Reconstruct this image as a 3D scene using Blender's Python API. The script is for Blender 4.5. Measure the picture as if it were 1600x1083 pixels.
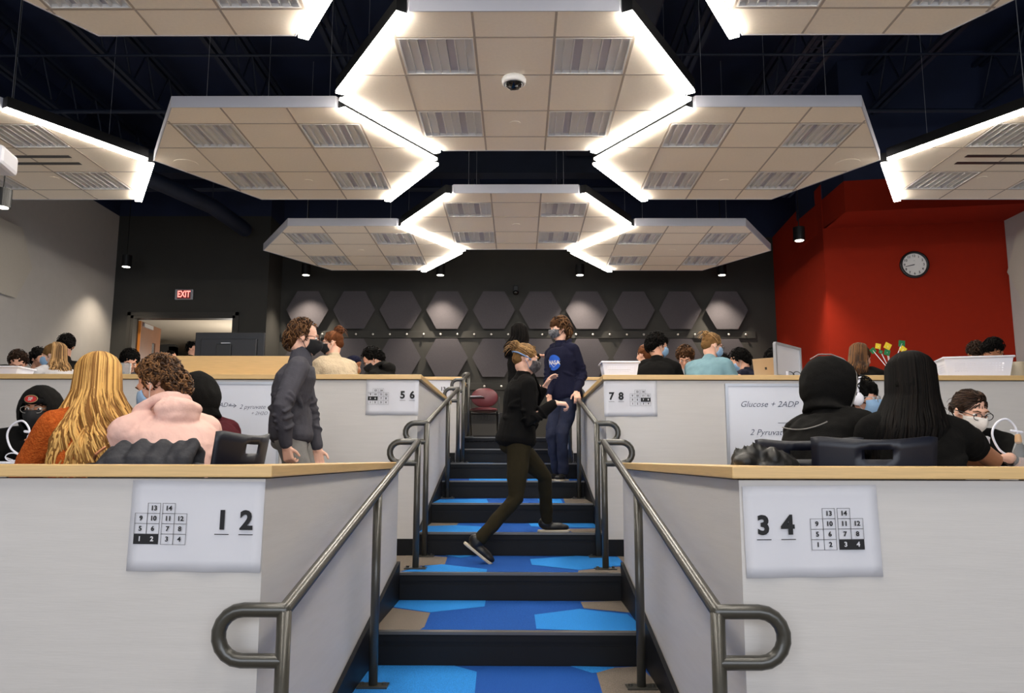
import bpy, math, random
from mathutils import Vector as V, Matrix
from math import sin, cos, pi, radians, sqrt, atan2
random.seed(7)
for o in list(bpy.data.objects): bpy.data.objects.remove(o)
SC = bpy.context.scene
COL = SC.collection
# ------------------------------------------------------------------ camera
FPX, PITCH, ROLL, YAW = 1241.17, .1415, -.0025, -.0083
CAM = V((.0544, 0, 1.475))
def cray(px, py):
    u = (px-800)/FPX; v = (541.5-py)/FPX
    c, s = cos(ROLL), sin(ROLL)
    u, v = u*c+v*s, -u*s+v*c
    y = cos(PITCH)-v*sin(PITCH); z = sin(PITCH)+v*cos(PITCH)
    return V((u*cos(YAW)+y*sin(YAW), -u*sin(YAW)+y*cos(YAW), z))
def atY(px, py, Y): r = cray(px, py); return CAM+r*(Y/r.y)
def atZ(px, py, Z): r = cray(px, py); return CAM+r*((Z-CAM.z)/r.z)
_f = cray(800, 541.5).normalized()
_r = (cray(801, 541.5)-cray(800, 541.5)).normalized()
_u = _r.cross(_f)
cd = bpy.data.cameras.new('camera'); cam = bpy.data.objects.new('camera', cd); COL.objects.link(cam)
cam.matrix_world = Matrix(((_r.x,_u.x,-_f.x,CAM.x),(_r.y,_u.y,-_f.y,CAM.y),(_r.z,_u.z,-_f.z,CAM.z),(0,0,0,1)))
cd.sensor_width = 36; cd.lens = FPX*36/1600; cd.clip_start = .05; cd.clip_end = 200
SC.camera = cam
# ------------------------------------------------------------------ world, light, exposure
SC.view_settings.view_transform = 'Standard'; SC.view_settings.look = 'None'
SC.view_settings.gamma = 1; SC.view_settings.use_curve_mapping = False
SC.view_settings.exposure = 0.0
w = bpy.data.worlds.new('world'); SC.world = w; w.use_nodes = True
bg = w.node_tree.nodes['Background']; bg.inputs[0].default_value = (.75,.85,1,1); bg.inputs[1].default_value = 1.2
def area(name, loc, rot, sx, sy, power, col):
    l = bpy.data.lights.new(name, 'AREA'); l.shape = 'RECTANGLE'; l.size = sx; l.size_y = sy
    l.energy = power; l.color = col
    o = bpy.data.objects.new(name, l); COL.objects.link(o); o.location = loc; o.rotation_euler = rot; return o
# added area lamp for assumed daylight from behind the camera; glazed wall assumed too
area('assumed_daylight', (0,-5.3,2.9), (radians(102),0,0), 12, 3.4, 400, (.90,.94,1))
cl_ = bpy.data.lights.new('added_corridor_light','POINT'); cl_.energy = 95; cl_.color = (1,.93,.83); cl_.shadow_soft_size = .3  # added point lamp to brighten the corridor, no fixture built for it
co_ = bpy.data.objects.new('added_corridor_light', cl_); COL.objects.link(co_); co_.location = (-5.6,16.2,3.2)
STRIP_E = 46.0
# ------------------------------------------------------------------ materials
def lin(c):
    return tuple((x/255/12.92 if x/255 <= .04045 else ((x/255+.055)/1.055)**2.4) for x in c)+(1,)
MC = {}
def mat(name, rgb, rough=.6, metal=0, noise=0, nscale=8, bump=0, bscale=60, spec=.5, stretch=None, sheen=0, rgb2=None, island=0):
    if name in MC: return MC[name]
    m = bpy.data.materials.new(name); m.use_nodes = True; MC[name] = m
    nt = m.node_tree; b = nt.nodes['Principled BSDF']
    b.inputs['Roughness'].default_value = rough; b.inputs['Metallic'].default_value = metal
    b.inputs['Specular IOR Level'].default_value = spec
    if sheen: b.inputs['Sheen Weight'].default_value = sheen
    c = lin(rgb); b.inputs['Base Color'].default_value = c
    tc = nt.nodes.new('ShaderNodeTexCoord'); mp = nt.nodes.new('ShaderNodeMapping')
    nt.links.new(tc.outputs['Object'], mp.inputs[0])
    if stretch: mp.inputs['Scale'].default_value = stretch
    if noise or rgb2:
        n = nt.nodes.new('ShaderNodeTexNoise'); n.inputs['Scale'].default_value = nscale; n.inputs['Detail'].default_value = 4
        nt.links.new(mp.outputs[0], n.inputs['Vector'])
        r = nt.nodes.new('ShaderNodeValToRGB')
        c2 = lin(rgb2) if rgb2 else tuple(min(1, x*(1+noise)) for x in c[:3])+(1,)
        c1 = c if rgb2 else tuple(x*(1-noise) for x in c[:3])+(1,)
        r.color_ramp.elements[0].color = c1; r.color_ramp.elements[1].color = c2
        r.color_ramp.elements[0].position = .3; r.color_ramp.elements[1].position = .7
        if island:
            g = nt.nodes.new('ShaderNodeNewGeometry'); mx = nt.nodes.new('ShaderNodeMath'); mx.operation = 'MULTIPLY_ADD'
            nt.links.new(g.outputs['Random Per Island'], mx.inputs[0]); mx.inputs[1].default_value = island
            sb = nt.nodes.new('ShaderNodeMath'); sb.operation = 'SUBTRACT'; nt.links.new(n.outputs[0], sb.inputs[0]); sb.inputs[1].default_value = island*.5
            nt.links.new(sb.outputs[0], mx.inputs[2]); nt.links.new(mx.outputs[0], r.inputs[0])
        else: nt.links.new(n.outputs[0], r.inputs[0])
        nt.links.new(r.outputs[0], b.inputs['Base Color'])
    if bump:
        n2 = nt.nodes.new('ShaderNodeTexNoise'); n2.inputs['Scale'].default_value = bscale; n2.inputs['Detail'].default_value = 3
        nt.links.new(mp.outputs[0], n2.inputs['Vector'])
        bp = nt.nodes.new('ShaderNodeBump'); bp.inputs['Strength'].default_value = bump; bp.inputs['Distance'].default_value = .01
        nt.links.new(n2.outputs[0], bp.inputs['Height']); nt.links.new(bp.outputs[0], b.inputs['Normal'])
    return m
def emit(name, col, s):
    m = mat(name, (255,255,255)); b = m.node_tree.nodes['Principled BSDF']
    b.inputs['Emission Color'].default_value = col+(1,); b.inputs['Emission Strength'].default_value = s; return m
def glass(name, col=(255,255,255), rough=.05, tr=.9):
    m = mat(name, col, rough); b = m.node_tree.nodes['Principled BSDF']
    b.inputs['Transmission Weight'].default_value = tr; b.inputs['IOR'].default_value = 1.15; return m
M_wallgrey = mat('grey laminate', (206,202,199), .55, noise=.025, nscale=3, bump=.05, bscale=14, stretch=(1,1,14), spec=.35)
M_cap = mat('maple laminate', (217,180,122), .38, noise=.07, nscale=6, stretch=(1.2,1.2,30))
M_side = mat('light grey paint', (172,168,164), .8, noise=.02, bump=.05, bscale=150)
M_dark = mat('charcoal paint', (47,46,43), .8, noise=.06, nscale=3, bump=.05, bscale=120)
M_red = mat('red paint', (142,33,12), .8, spec=.15, noise=.03, bump=.05, bscale=120)
M_navy = mat('navy paint', (14,28,60), .7, noise=.2, nscale=2)
M_navyl = mat('navy steel paint', (14,26,48), .6, noise=.2, nscale=3)
M_tile = mat('acoustic tile', (246,234,217), .9, noise=.02, nscale=40, bump=.1, bscale=200)
M_fascia = mat('white aluminium fascia', (188,188,197), .45)
M_gridl = mat('ceiling tee bar', (176,163,150), .7)
M_white = mat('white enamel', (226,224,222), .4)
M_lens = mat('grey troffer lens', (186,182,192), .35)
M_strip = emit('led diffuser', (1,.93,.82), STRIP_E)
M_black = mat('black plastic', (16,16,17), .4)
M_blk2 = mat('black rubber', (13,14,18), .5, noise=.15, nscale=5, spec=.25)
M_nose = mat('metal stair edge', (110,108,106), .35, metal=.7)
M_rail = mat('bronze grey gloss paint', (60,58,52), .3, spec=.7, noise=.05)
M_royal = mat('royal blue carpet', (34,82,160), .95, noise=.35, nscale=260, bump=.6, bscale=300, spec=.1)
M_sky = mat('bright blue carpet', (48,134,214), .95, noise=.3, nscale=260, bump=.6, bscale=300, spec=.1)
M_taupe = mat('taupe carpet', (128,118,108), .95, noise=.35, nscale=260, bump=.6, bscale=300, spec=.1)
M_paper = mat('white paper', (216,216,223), .8, bump=.15, bscale=9)
M_ink = mat('black ink', (22,22,26), .7)
M_line = mat('thin printed line', (120,120,125), .7)
M_hex = mat('plum grey felt', (76,73,77), .95, noise=.06, nscale=60, bump=.2, bscale=250, spec=.1)
M_hexl = mat('cream felt', (176,170,160), .95, noise=.03, nscale=60, bump=.15, bscale=250, spec=.1)
M_chrome = mat('brushed knob', (225,222,215), .25, metal=.6)
M_navyp = mat('navy plastic', (11,16,32), .42)
M_maroonp = mat('maroon vinyl', (98,44,50), .35, noise=.1)
M_board = mat('whiteboard enamel', (216,218,228), .22)
M_alu = mat('silver aluminium', (176,178,184), .35, metal=.5)
M_marker = mat('dark marker ink', (58,66,92), .6)
M_door = mat('oak door veneer', (122,76,44), .45, noise=.15, nscale=5, stretch=(12,12,1))
M_orange = mat('orange oak', (196,118,40), .45, noise=.1, nscale=5, stretch=(12,12,1))
M_cream = mat('corridor paint', (190,180,164), .8)
M_glassy = glass('clear plastic', (235,238,240), .08, .85)
M_wplast = mat('white plastic', (228,228,238), .35)
M_exit = emit('lit red letters', (1,.12,.08), 2.2)
# ------------------------------------------------------------------ geometry accumulator
class G:
    def __init__(s): s.v = []; s.f = []; s.m = []; s.mi = 0
    def add(s, vs, fs):
        b = len(s.v); s.v += [V(x) for x in vs]; s.f += [tuple(i+b for i in f) for f in fs]; s.m += [s.mi]*len(fs); return s
    def box(s, c, d, R=None):
        c = V(c); h = [x/2 for x in d]; P = []
        for x, y, z in ((-1,-1,-1),(1,-1,-1),(1,1,-1),(-1,1,-1),(-1,-1,1),(1,-1,1),(1,1,1),(-1,1,1)):
            p = V((x*h[0], y*h[1], z*h[2])); P.append(c+(R@p if R else p))
        return s.add(P, [(0,3,2,1),(4,5,6,7),(0,1,5,4),(1,2,6,5),(2,3,7,6),(3,0,4,7)])
    def bb(s, a, b): return s.box([(a[i]+b[i])/2 for i in range(3)], [abs(a[i]-b[i]) for i in range(3)])
    def loft(s, rings, cap=True):
        n = len(rings[0]); vs = [p for r in rings for p in r]; fs = []
        for k in range(len(rings)-1):
            for i in range(n): j = (i+1) % n; fs.append((k*n+i, k*n+j, (k+1)*n+j, (k+1)*n+i))
        if cap: fs.append(tuple(range(n-1,-1,-1))); fs.append(tuple((len(rings)-1)*n+i for i in range(n)))
        return s.add(vs, fs)
    def tube(s, pts, rad, n=10, ends=True):
        pts = [V(p) for p in pts]
        if not hasattr(rad, '__len__'): rad = [rad]*len(pts)
        rings = []; up = None
        L = len(pts)
        for i in range(L):
            t = (pts[min(i+1,L-1)]-pts[max(i-1,0)])
            t = t.normalized() if t.length > 1e-9 else V((0,0,1))
            if up is None:
                a = V((0,0,1)) if abs(t.z) < .9 else V((1,0,0)); up = (a-t*a.dot(t)).normalized()
            else:
                up = up-t*up.dot(t); up = up.normalized() if up.length > 1e-6 else V((1,0,0))
            sd = t.cross(up)
            mk = lambda c, r: [c+up*(cos(2*pi*k/n)*r)+sd*(sin(2*pi*k/n)*r) for k in range(n)]
            if i == 0 and ends:
                for q in (80,50,25): rings.append(mk(pts[0]-t*rad[0]*sin(radians(q)), rad[0]*cos(radians(q))))
            rings.append(mk(pts[i], rad[i]))
            if i == L-1 and ends:
                for q in (25,50,80): rings.append(mk(pts[i]+t*rad[i]*sin(radians(q)), rad[i]*cos(radians(q))))
        return s.loft(rings)
    def ell(s, c, r, M=None, n=16, m=10):
        c = V(c); rings = []
        for i in range(1, m):
            a = -pi/2+pi*i/m; rings.append([V((cos(a)*cos(2*pi*k/n)*r[0], cos(a)*sin(2*pi*k/n)*r[1], sin(a)*r[2])) for k in range(n)])
        out = []
        for rg in rings: out.append([(M@(c+p)) if M else c+p for p in rg])
        return s.loft(out)
    def prism(s, poly, z0, z1):
        n = len(poly)
        return s.add([(x,y,z0) for x,y in poly]+[(x,y,z1) for x,y in poly],
            [tuple(range(n-1,-1,-1)), tuple(range(n,2*n))]+[(i,(i+1)%n,n+(i+1)%n,n+i) for i in range(n)])
    def xf(s, M):
        s.v = [M@p for p in s.v]; return s
    def build(s, name, mats, parent=None, smooth=False, bevel=0, vox=0, sm=3, disp=0, dscale=.05, org=None, subsurf=0, solid=0):
        o0 = V(org) if org is not None else (V(parent['_o']) if parent is not None and '_o' in parent else V((0,0,0)))
        me = bpy.data.meshes.new(name); me.from_pydata([p-o0 for p in s.v], [], s.f)
        if not isinstance(mats, (list,tuple)): mats = [mats]
        for m in mats: me.materials.append(m)
        if len(mats) > 1:
            for p, i in zip(me.polygons, s.m): p.material_index = min(i, len(mats)-1)
        if smooth: 
            for p in me.polygons: p.use_smooth = True
        me.validate(); me.update()
        if vox or bevel or subsurf or solid:
            t = bpy.data.objects.new('tmp', me); COL.objects.link(t)
            if solid:
                q = t.modifiers.new('s','SOLIDIFY'); q.thickness = solid; q.offset = 0
            if vox:
                r = t.modifiers.new('r','REMESH'); r.mode = 'VOXEL'; r.voxel_size = vox; r.use_smooth_shade = True
                q = t.modifiers.new('s','SMOOTH'); q.factor = .5; q.iterations = sm
                if disp:
                    tx = bpy.data.textures.new('clouds','CLOUDS'); tx.noise_scale = dscale; tx.noise_depth = 1
                    q = t.modifiers.new('d','DISPLACE'); q.texture = tx; q.strength = disp; q.mid_level = .5; q.texture_coords = 'LOCAL'
            if subsurf:
                q = t.modifiers.new('u','SUBSURF'); q.levels = subsurf; q.render_levels = subsurf
            if bevel:
                q = t.modifiers.new('b','BEVEL'); q.width = bevel; q.segments = 2; q.limit_method = 'ANGLE'; q.angle_limit = radians(40)
            dg = bpy.context.evaluated_depsgraph_get()
            me2 = bpy.data.meshes.new_from_object(t.evaluated_get(dg))
            bpy.data.objects.remove(t); bpy.data.meshes.remove(me); me = me2; me.name = name
            if vox:
                me.materials.clear(); me.materials.append(mats[0])
        o = bpy.data.objects.new(name, me); COL.objects.link(o)
        if parent is not None: o.parent = parent; o['_o'] = list(o0)
        elif org is not None: o.location = o0
        return o
def tag(o, label=None, cat=None, group=None, kind=None):
    if label: o['label'] = label
    if cat: o['category'] = cat
    if group: o['group'] = group
    if kind: o['kind'] = kind
    return o
def thing(name, label, cat, loc=(0,0,0), rz=0, group=None, world=False):
    o = bpy.data.objects.new(name, None); COL.objects.link(o); o.location = loc; o.rotation_euler = (0,0,rz); o.empty_display_size = .1
    tag(o, label, cat, group)
    if world: o['_o'] = list(loc)
    return o
def struct(name, g, mats, **k):
    o = g.build(name, mats, **k); o['kind'] = 'structure'; return o
def children(o): return [c for c in bpy.data.objects if c.parent == o]
def copy_tree(o, parent=None, loc=None, rz=None):
    c = o.copy(); COL.objects.link(c)
    if parent is not None: c.parent = parent
    if loc is not None: c.location = loc
    if rz is not None: c.rotation_euler = (0,0,rz)
    for ch in children(o): copy_tree(ch, c)
    return c
def text_geo(txt, size, bold=0, ext=.0006, shear=0):
    cu = bpy.data.curves.new('t','FONT'); cu.body = txt; cu.size = size; cu.extrude = ext; cu.offset = bold; cu.shear = shear
    cu.align_x = 'CENTER'; cu.align_y = 'CENTER'; cu.resolution_u = 3
    t = bpy.data.objects.new('t', cu); COL.objects.link(t); bpy.context.view_layer.update()
    me = bpy.data.meshes.new_from_object(t.evaluated_get(bpy.context.evaluated_depsgraph_get()))
    vs = [v.co.copy() for v in me.vertices]; fs = [tuple(p.vertices) for p in me.polygons]
    bpy.data.objects.remove(t); bpy.data.meshes.remove(me); return vs, fs
FACE = Matrix(((1,0,0,0),(0,0,-1,0),(0,1,0,0),(0,0,0,1)))   # text plane XY -> XZ facing -Y
def put_text(g, txt, size, pos, bold=0, M=FACE, shear=0):
    vs, fs = text_geo(txt, size, bold, shear=shear)
    g.add([V(pos)+(M@v) for v in vs], fs)
def clip(poly, a, b, c):   # keep a*x+b*y<=c
    out = []
    for i in range(len(poly)):
        p, q = poly[i], poly[(i+1)%len(poly)]
        dp = a*p[0]+b*p[1]-c; dq = a*q[0]+b*q[1]-c
        if dp <= 1e-9: out.append(p)
        if (dp < -1e-9 and dq > 1e-9) or (dp > 1e-9 and dq < -1e-9):
            t = dp/(dp-dq); out.append((p[0]+(q[0]-p[0])*t, p[1]+(q[1]-p[1])*t))
    return out
def crect(poly, x0, x1, y0, y1):
    for a in ((-1,0,-x0),(1,0,x1),(0,-1,-y0),(0,1,y1)):
        poly = clip(poly, *a)
        if len(poly) < 3: return []
    return poly
# ------------------------------------------------------------------ room shell
RS, TR, Y3 = .179, .979, 4.544           # riser, tread, depth of the third nosing
def nz(n): return RS*n                  # height of tread n (front edge at ny(n))
def ny(n): return Y3+(n-3)*TR
FL1, FL2, FL3 = nz(4), nz(8), nz(10)
CAP1, CAP2, CAP3 = 1.456, 2.165, 2.552
W1, W2, W3 = 2.62, ny(5), ny(9)+0.0
XI = .77                                 # inner faces of the half walls
LX, RX, DY, BY, HT = -7.25, 7.25, 14.0, 14.8, 7.3
struct('floor', G().bb((LX,-5.5,-.1),(RX,2.6,0)), M_taupe)
struct('floor', G().bb((LX,2.75,FL1-.12),(-.84,W2,FL1)), M_taupe)
struct('floor', G().bb((.84,2.75,FL1-.12),(RX,W2,FL1)), M_taupe)
struct('floor', G().bb((LX,W2+.15,FL2-.12),(-.84,W3,FL2)), M_taupe)
struct('floor', G().bb((.84,W2+.15,FL2-.12),(RX,W3,FL2)), M_taupe)
struct('floor', G().bb((LX,ny(10),FL3-.12),(RX,BY,FL3)), M_taupe)
struct('wall_left', G().bb((LX-.15,-5.5,0),(LX,DY,5.87)), M_side)
g = G().bb((LX-.15,-5.5,5.87),(LX,DY,HT)); struct('wall_left', g, M_navy)
g = G(); g.bb((RX,-5.5,0),(RX+.15,BY,5.87)); struct('wall_right', g, M_side)
struct('wall_right', G().bb((RX,-5.5,5.87),(RX+.15,BY,HT)), M_navy)
# door wall (with opening), left of back wall
DX0, DX1, DZ = -6.9, -5.02, 4.02
g = G(); g.bb((LX,DY,FL3),(DX0,DY+.15,5.87)); g.bb((DX1,DY,FL3),(-4.47,DY+.15,5.87)); g.bb((DX0,DY,DZ),(DX1,DY+.15,5.87)); g.bb((-4.62,DY+.15,FL3),(-4.47,BY,5.87))
struct('wall_back_left', g, M_dark)
struct('wall_back', G().bb((-4.47,BY,FL3),(4.92,BY+.15,5.7)), M_dark)
g = G(); g.bb((LX,DY,5.87),(-4.47,DY+.15,HT)); g.bb((-4.62,DY+.15,5.87),(-4.47,BY,HT)); g.bb((-4.47,BY,5.7),(RX,BY+.15,HT)); struct('wall_back_upper', g, M_navy)
# red wall
RA, RB = V((4.73,11.86)), V((RX,11.46))
g = G(); g.add([(4.73,11.86,FL2-.2),(RX,11.46,FL2-.2),(RX,11.46,5.0),(4.73,11.86,5.0)], [(0,1,2,3)])
g.add([(4.92,BY,FL2-.2),(4.73,11.86,FL2-.2),(4.73,11.86,5.7),(4.92,BY,5.7)], [(0,1,2,3)])
struct('wall_red', g, M_red, solid=.02)
g = G(); g.prism([(4.735,11.03),(RX,10.62),(RX,11.46),(4.73,11.86),(4.80,13.0),(4.735,13.0)], 5.0, 5.46)
struct('trim_red_bulkhead', g, M_red)
struct('trim_navy_bulkhead', G().prism([(4.74,11.035),(RX,10.625),(RX,11.46),(4.73,11.86),(4.80,13.0),(4.74,13.0)], 5.46, HT), M_navy)
struct('ceiling', G().bb((LX,-5.5,HT),(RX,BY,HT+.1)), M_navy)
# assumed glazed wall behind the camera, unseen, added to go with the daylight lamp
g = G(); g.bb((LX,-5.65,0),(RX,-5.5,1.1)); g.bb((LX,-5.65,4.8),(RX,-5.5,HT)); g.bb((LX,-5.65,1.1),(-6.2,-5.5,4.8)); g.bb((6.2,-5.65,1.1),(RX,-5.5,4.8))
struct('wall_rear', g, M_side)
g = G()
for k in range(9): x = -6.2+k*1.55; g.bb((x-.03,-5.62,1.1),(x+.03,-5.56,4.8))
for z in (1.13,2.9,4.77): g.bb((-6.2,-5.62,z-.03),(6.2,-5.56,z+.03))
struct('assumed_window_1', g, M_alu)  # assumed window frame, unseen, around the opening for the added daylight
# ------------------------------------------------------------------ corridor beyond the door
g = G(); g.bb((-9,14.16,4.2),(-4.63,22,4.3)); struct('ceiling_corridor', g, M_cream)
g = G(); g.bb((-9,22,FL3),(-4.63,22.1,4.2)); g.bb((-4.70,14.16,FL3),(-4.62,22,4.2)); g.bb((-9.0,14.16,FL3),(-8.9,22,4.2))
g.bb((-7.25,18.0,FL3),(-7.1,22,4.2))
struct('wall_corridor', g, M_cream)
struct('floor', G().bb((-9,DY+.01,FL3-.1),(-4.63,22,FL3)), M_taupe)
g = G()
for x0, x1 in ((DX0,DX0+.05),(DX1-.05,DX1)): g.bb((x0,DY-.03,FL3),(x1,DY+.17,DZ))
g.bb((DX0,DY-.03,DZ-.05),(DX1,DY+.17,DZ)); g.bb((DX0-.06,DY-.035,FL3),(DX0,DY-.002,DZ+.06)); g.bb((DX1,DY-.035,FL3),(DX1+.06,DY-.002,DZ+.06)); g.bb((DX0-.06,DY-.035,DZ),(DX1+.06,DY-.002,DZ+.06))
struct('door_1', g, mat('dark door frame', (48,46,42), .5))
dl = thing('door_leaf', 'brown oak door leaf with narrow glass, swung open in the exit doorway', 'door', (DX0+.06,DY+.2,FL3))
ang = radians(93); R = Matrix.Rotation(ang, 3, 'Z')
def leafbox(g, x0, x1, z0, z1, t=.045): g.box(R@V(((x0+x1)/2,0,(z0+z1)/2)), (x1-x0,t,z1-z0), R)
g = G(); leafbox(g,0,.55,0,2.17); leafbox(g,.7,.92,0,2.17); leafbox(g,.55,.7,0,.5); leafbox(g,.55,.7,1.85,2.17); g.build('panel', M_door, dl)
g = G(); leafbox(g,.55,.7,.5,1.85,.01); g.build('glass_pane', M_glassy, dl)
g = G(); leafbox(g,.1,.5,2.08,2.15,.1); g.build('closer', M_alu, dl)
g = G(); leafbox(g,-.015,.0,0,2.17,.06); g.build('edge_strip', M_orange, dl)
d2 = thing('door_leaf', 'orange wooden door in the far corridor, seen through the exit doorway', 'door', (atY(239,560,17.9).x,17.9,FL3))
g = G(); g.bb((0,0,0),(.42,.05,1.96)); g.build('panel', M_orange, d2)
g = G(); g.bb((.1,-.06,1.8),(.35,0,1.88)); g.build('closer', M_alu, d2)
g = G(); qx = atY(237,560,17.9).x; g.bb((qx-.12,17.8,FL3),(qx,18.0,4.0)); g.bb((qx+.42,17.8,FL3),(qx+.55,18.0,4.0)); g.bb((qx-.12,17.8,3.75),(qx+.55,18.0,4.05))
struct('door_2', g, M_dark)
# ------------------------------------------------------------------ stairs
st = thing('staircase', 'wide stairs with black risers and blue, royal and taupe carpet treads between the half walls', 'staircase')
def treadpoly(n, pts):
    return [(q.x, q.y) for q in (atZ(px,py,nz(n)) for px,py in pts)]
PAT = {2: [(M_sky,[(500,1100),(590,1039),(704,1039),(745,1050),(742,1083),(740,1110)]),(M_sky,[(890,1041),(960,1043),(955,1050),(925,1052)]),(M_taupe,[(932,1052),(960,1044),(1000,1042),(1060,1100),(945,1100),(941,1083)])],
 3: [(M_sky,[(600,936),(759,938),(757,948),(673,957),(617,949)]),(M_taupe,[(612,950),(672,958),(663,980),(650,988),(560,988)]),(M_sky,[(835,961),(905,952),(980,960),(1000,976),(1005,990),(838,983)]),(M_taupe,[(907,941),(980,939),(985,958),(912,951)])],
 4: [(M_taupe,[(615,864),(699,871),(695,882),(660,884),(615,896)]),(M_sky,[(655,886),(690,882),(761,890),(760,896),(620,896)]),(M_sky,[(828,874),(900,869),(968,871),(972,884),(905,891),(831,883)]),(M_taupe,[(904,892),(968,886),(975,898),(902,898)]),(M_sky,[(680,866),(745,868),(720,872)])],
 5: [(M_taupe,[(640,816),(717,817),(712,822),(640,822)]),(M_sky,[(640,823),(712,821),(752,823),(750,832),(640,832)]),(M_sky,[(826,818),(950,818),(930,825),(830,823)]),(M_taupe,[(880,827),(945,826),(945,834),(900,834)])],
 6: [(M_sky,[(675,781),(760,780),(765,789),(675,789)]),(M_sky,[(840,780),(876,780),(880,788),(845,788)]),(M_taupe,[(880,779),(930,779),(930,789),(884,789)])],
 7: [(M_sky,[(733,747),(800,747),(800,752),(733,752)]),(M_sky,[(825,748),(850,748),(850,752),(825,752)])], 8: [(M_sky,[(730,722),(770,721),(770,724),(730,724)])], 9: [], 10: [], 1: [(M_sky,[(500,1300),(700,1300),(700,1450),(500,1450)])]}
MI = {M_royal.name:0, M_sky.name:1, M_taupe.name:2}
for n in range(1, 11):
    y0, y1 = ny(n), (ny(n+1) if n < 10 else ny(n)+.6)
    hw = .84 if n in (4,8) else .745
    if n in (4,8): x0 = -.84
    g = G(); g.bb((-hw,y0,nz(n-1)),(hw,y0+.03,nz(n)-.045)); g.bb((-hw,y0-.012,nz(n)-.05),(hw,y0+.03,nz(n)-.012))
    g.bb((-hw,y0-.003,nz(n-1)+.006),(hw,y0+.003,nz(n)-.075))
    g.build('riser', M_blk2, st)
    g = G(); g.bb((-hw,y0-.02,nz(n)-.012),(hw,y0+.035,nz(n)+.003)); g.build('nosing', M_nose, st)
    g = G(); g.bb((-hw,y0+.03,nz(n)-.04),(hw,y1,nz(n))); g.mi = 0
    base = [(-hw,y0+.035),(hw,y0+.035),(hw,y1-.001),(-hw,y1-.001)]
    zz = nz(n)+.0012
    for m_, pp in PAT[n]:
        poly = crect(treadpoly(n, pp), -hw, hw, y0+.035, y1-.001)
        if len(poly) < 3: continue
        ar = sum(poly[i][0]*poly[(i+1)%len(poly)][1]-poly[(i+1)%len(poly)][0]*poly[i][1] for i in range(len(poly)))
        if ar < 0: poly = poly[::-1]
        g.mi = MI[m_.name]; g.add([(x,y,zz) for x,y in poly], [tuple(range(len(poly)))]); zz += .0004
    g.build('tread_carpet', [M_royal,M_sky,M_taupe], st)
# black stringers beside each flight
for (na, nb) in ((1,4),(5,8),(9,10)):
    for s in (-1,1):
        g = G(); x0, x1 = s*.745, s*.766
        ya, yb = ny(na)-.5*(na==1), ny(nb)
        if na == 9: yb = ny(10)
        sl = RS/TR
        za = nz(na-1)+.02; P = [(ya,nz(na-1)),(ny(na)-.3 if na==1 else ya,za+.1),(yb,nz(nb)+.07),(yb,nz(nb-1))]
        P = [(ya,nz(na-1)-.02),(yb,nz(nb-1)-.02),(yb,nz(nb)+.075),(ya,nz(na-1)+.16)]
        vs = [(x0,y,z) for y,z in P]+[(x1,y,z) for y,z in P]
        g.add(vs, [(0,1,2,3),(7,6,5,4),(0,4,5,1),(1,5,6,2),(2,6,7,3),(3,7,4,0)]); g.build('stringer', M_blk2, st)
# ------------------------------------------------------------------ half walls with maple caps
def half_wall(s, y0, y1, zb, zt, xi, label, xo=7.2, side=True):
    t = thing('half_wall', label, 'partition', (s*xi, y0, zb), world=True)
    g = G(); T = .11
    if side: poly = [(xi,y0),(xo,y0),(xo,y0+T),(xi+T,y0+T),(xi+T,y1),(xi,y1)]
    else: poly = [(xi,y0),(xo,y0),(xo,y0+T),(xi,y0+T)]
    poly = [(s*x,y) for x,y in poly]
    if s < 0: poly = poly[::-1]
    g.prism(poly, zb, zt-.045); g.build('panel', M_wallgrey, t)
    e = .028; g = G(); W = .16
    if side: poly = [(xi-e,y0-e),(xo,y0-e),(xo,y0+W),(xi+W,y0+W),(xi+W,y1+.02),(xi-e,y1+.02)]
    else: poly = [(xi-e,y0-e),(xo,y0-e),(xo,y0+W),(xi-e,y0+W)]
    poly = [(s*x,y) for x,y in poly]
    if s < 0: poly = poly[::-1]
    g.prism(poly, zt-.04, zt); g.build('cap', M_cap, t, bevel=.004)
    return t
def base_board(t, s, xi, xo, y, z0, z1):
    G().bb((s*xi,y-.012,z0),(s*xo,y-.001,z1)).build('baseboard', M_blk2, t)
hw1 = half_wall(-1,W1,ny(4),0,CAP1,XI,'grey half wall with maple cap at front left, under the 1 2 sign')
hw2 = half_wall(1,W1,ny(4),0,CAP1,XI,'grey half wall with maple cap at front right, under the 3 4 sign')
hw3 = half_wall(-1,W2,ny(8),FL1,CAP2,XI,'grey half wall of the second tier, left, behind the 5 6 sign')
hw4 = half_wall(1,W2,ny(8),FL1,CAP2,XI,'grey half wall of the second tier, right, behind the 7 8 sign')
hw5 = half_wall(-1,W3,ny(10),FL2,CAP3,.72,'grey half wall of the third tier, left, carrying the 13 sign',xo=4.6)
hw6 = half_wall(1,W3,ny(10),FL2,CAP3,.72,'grey half wall of the third tier, right, carrying the 14 sign',xo=3.4)
for t, s, y, z in ((hw3,-1,W2,FL1),(hw4,1,W2,FL1),(hw5,-1,W3,FL2),(hw6,1,W3,FL2)):
    base_board(t, s, XI, 2.6, y, z, z+.13)
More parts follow.
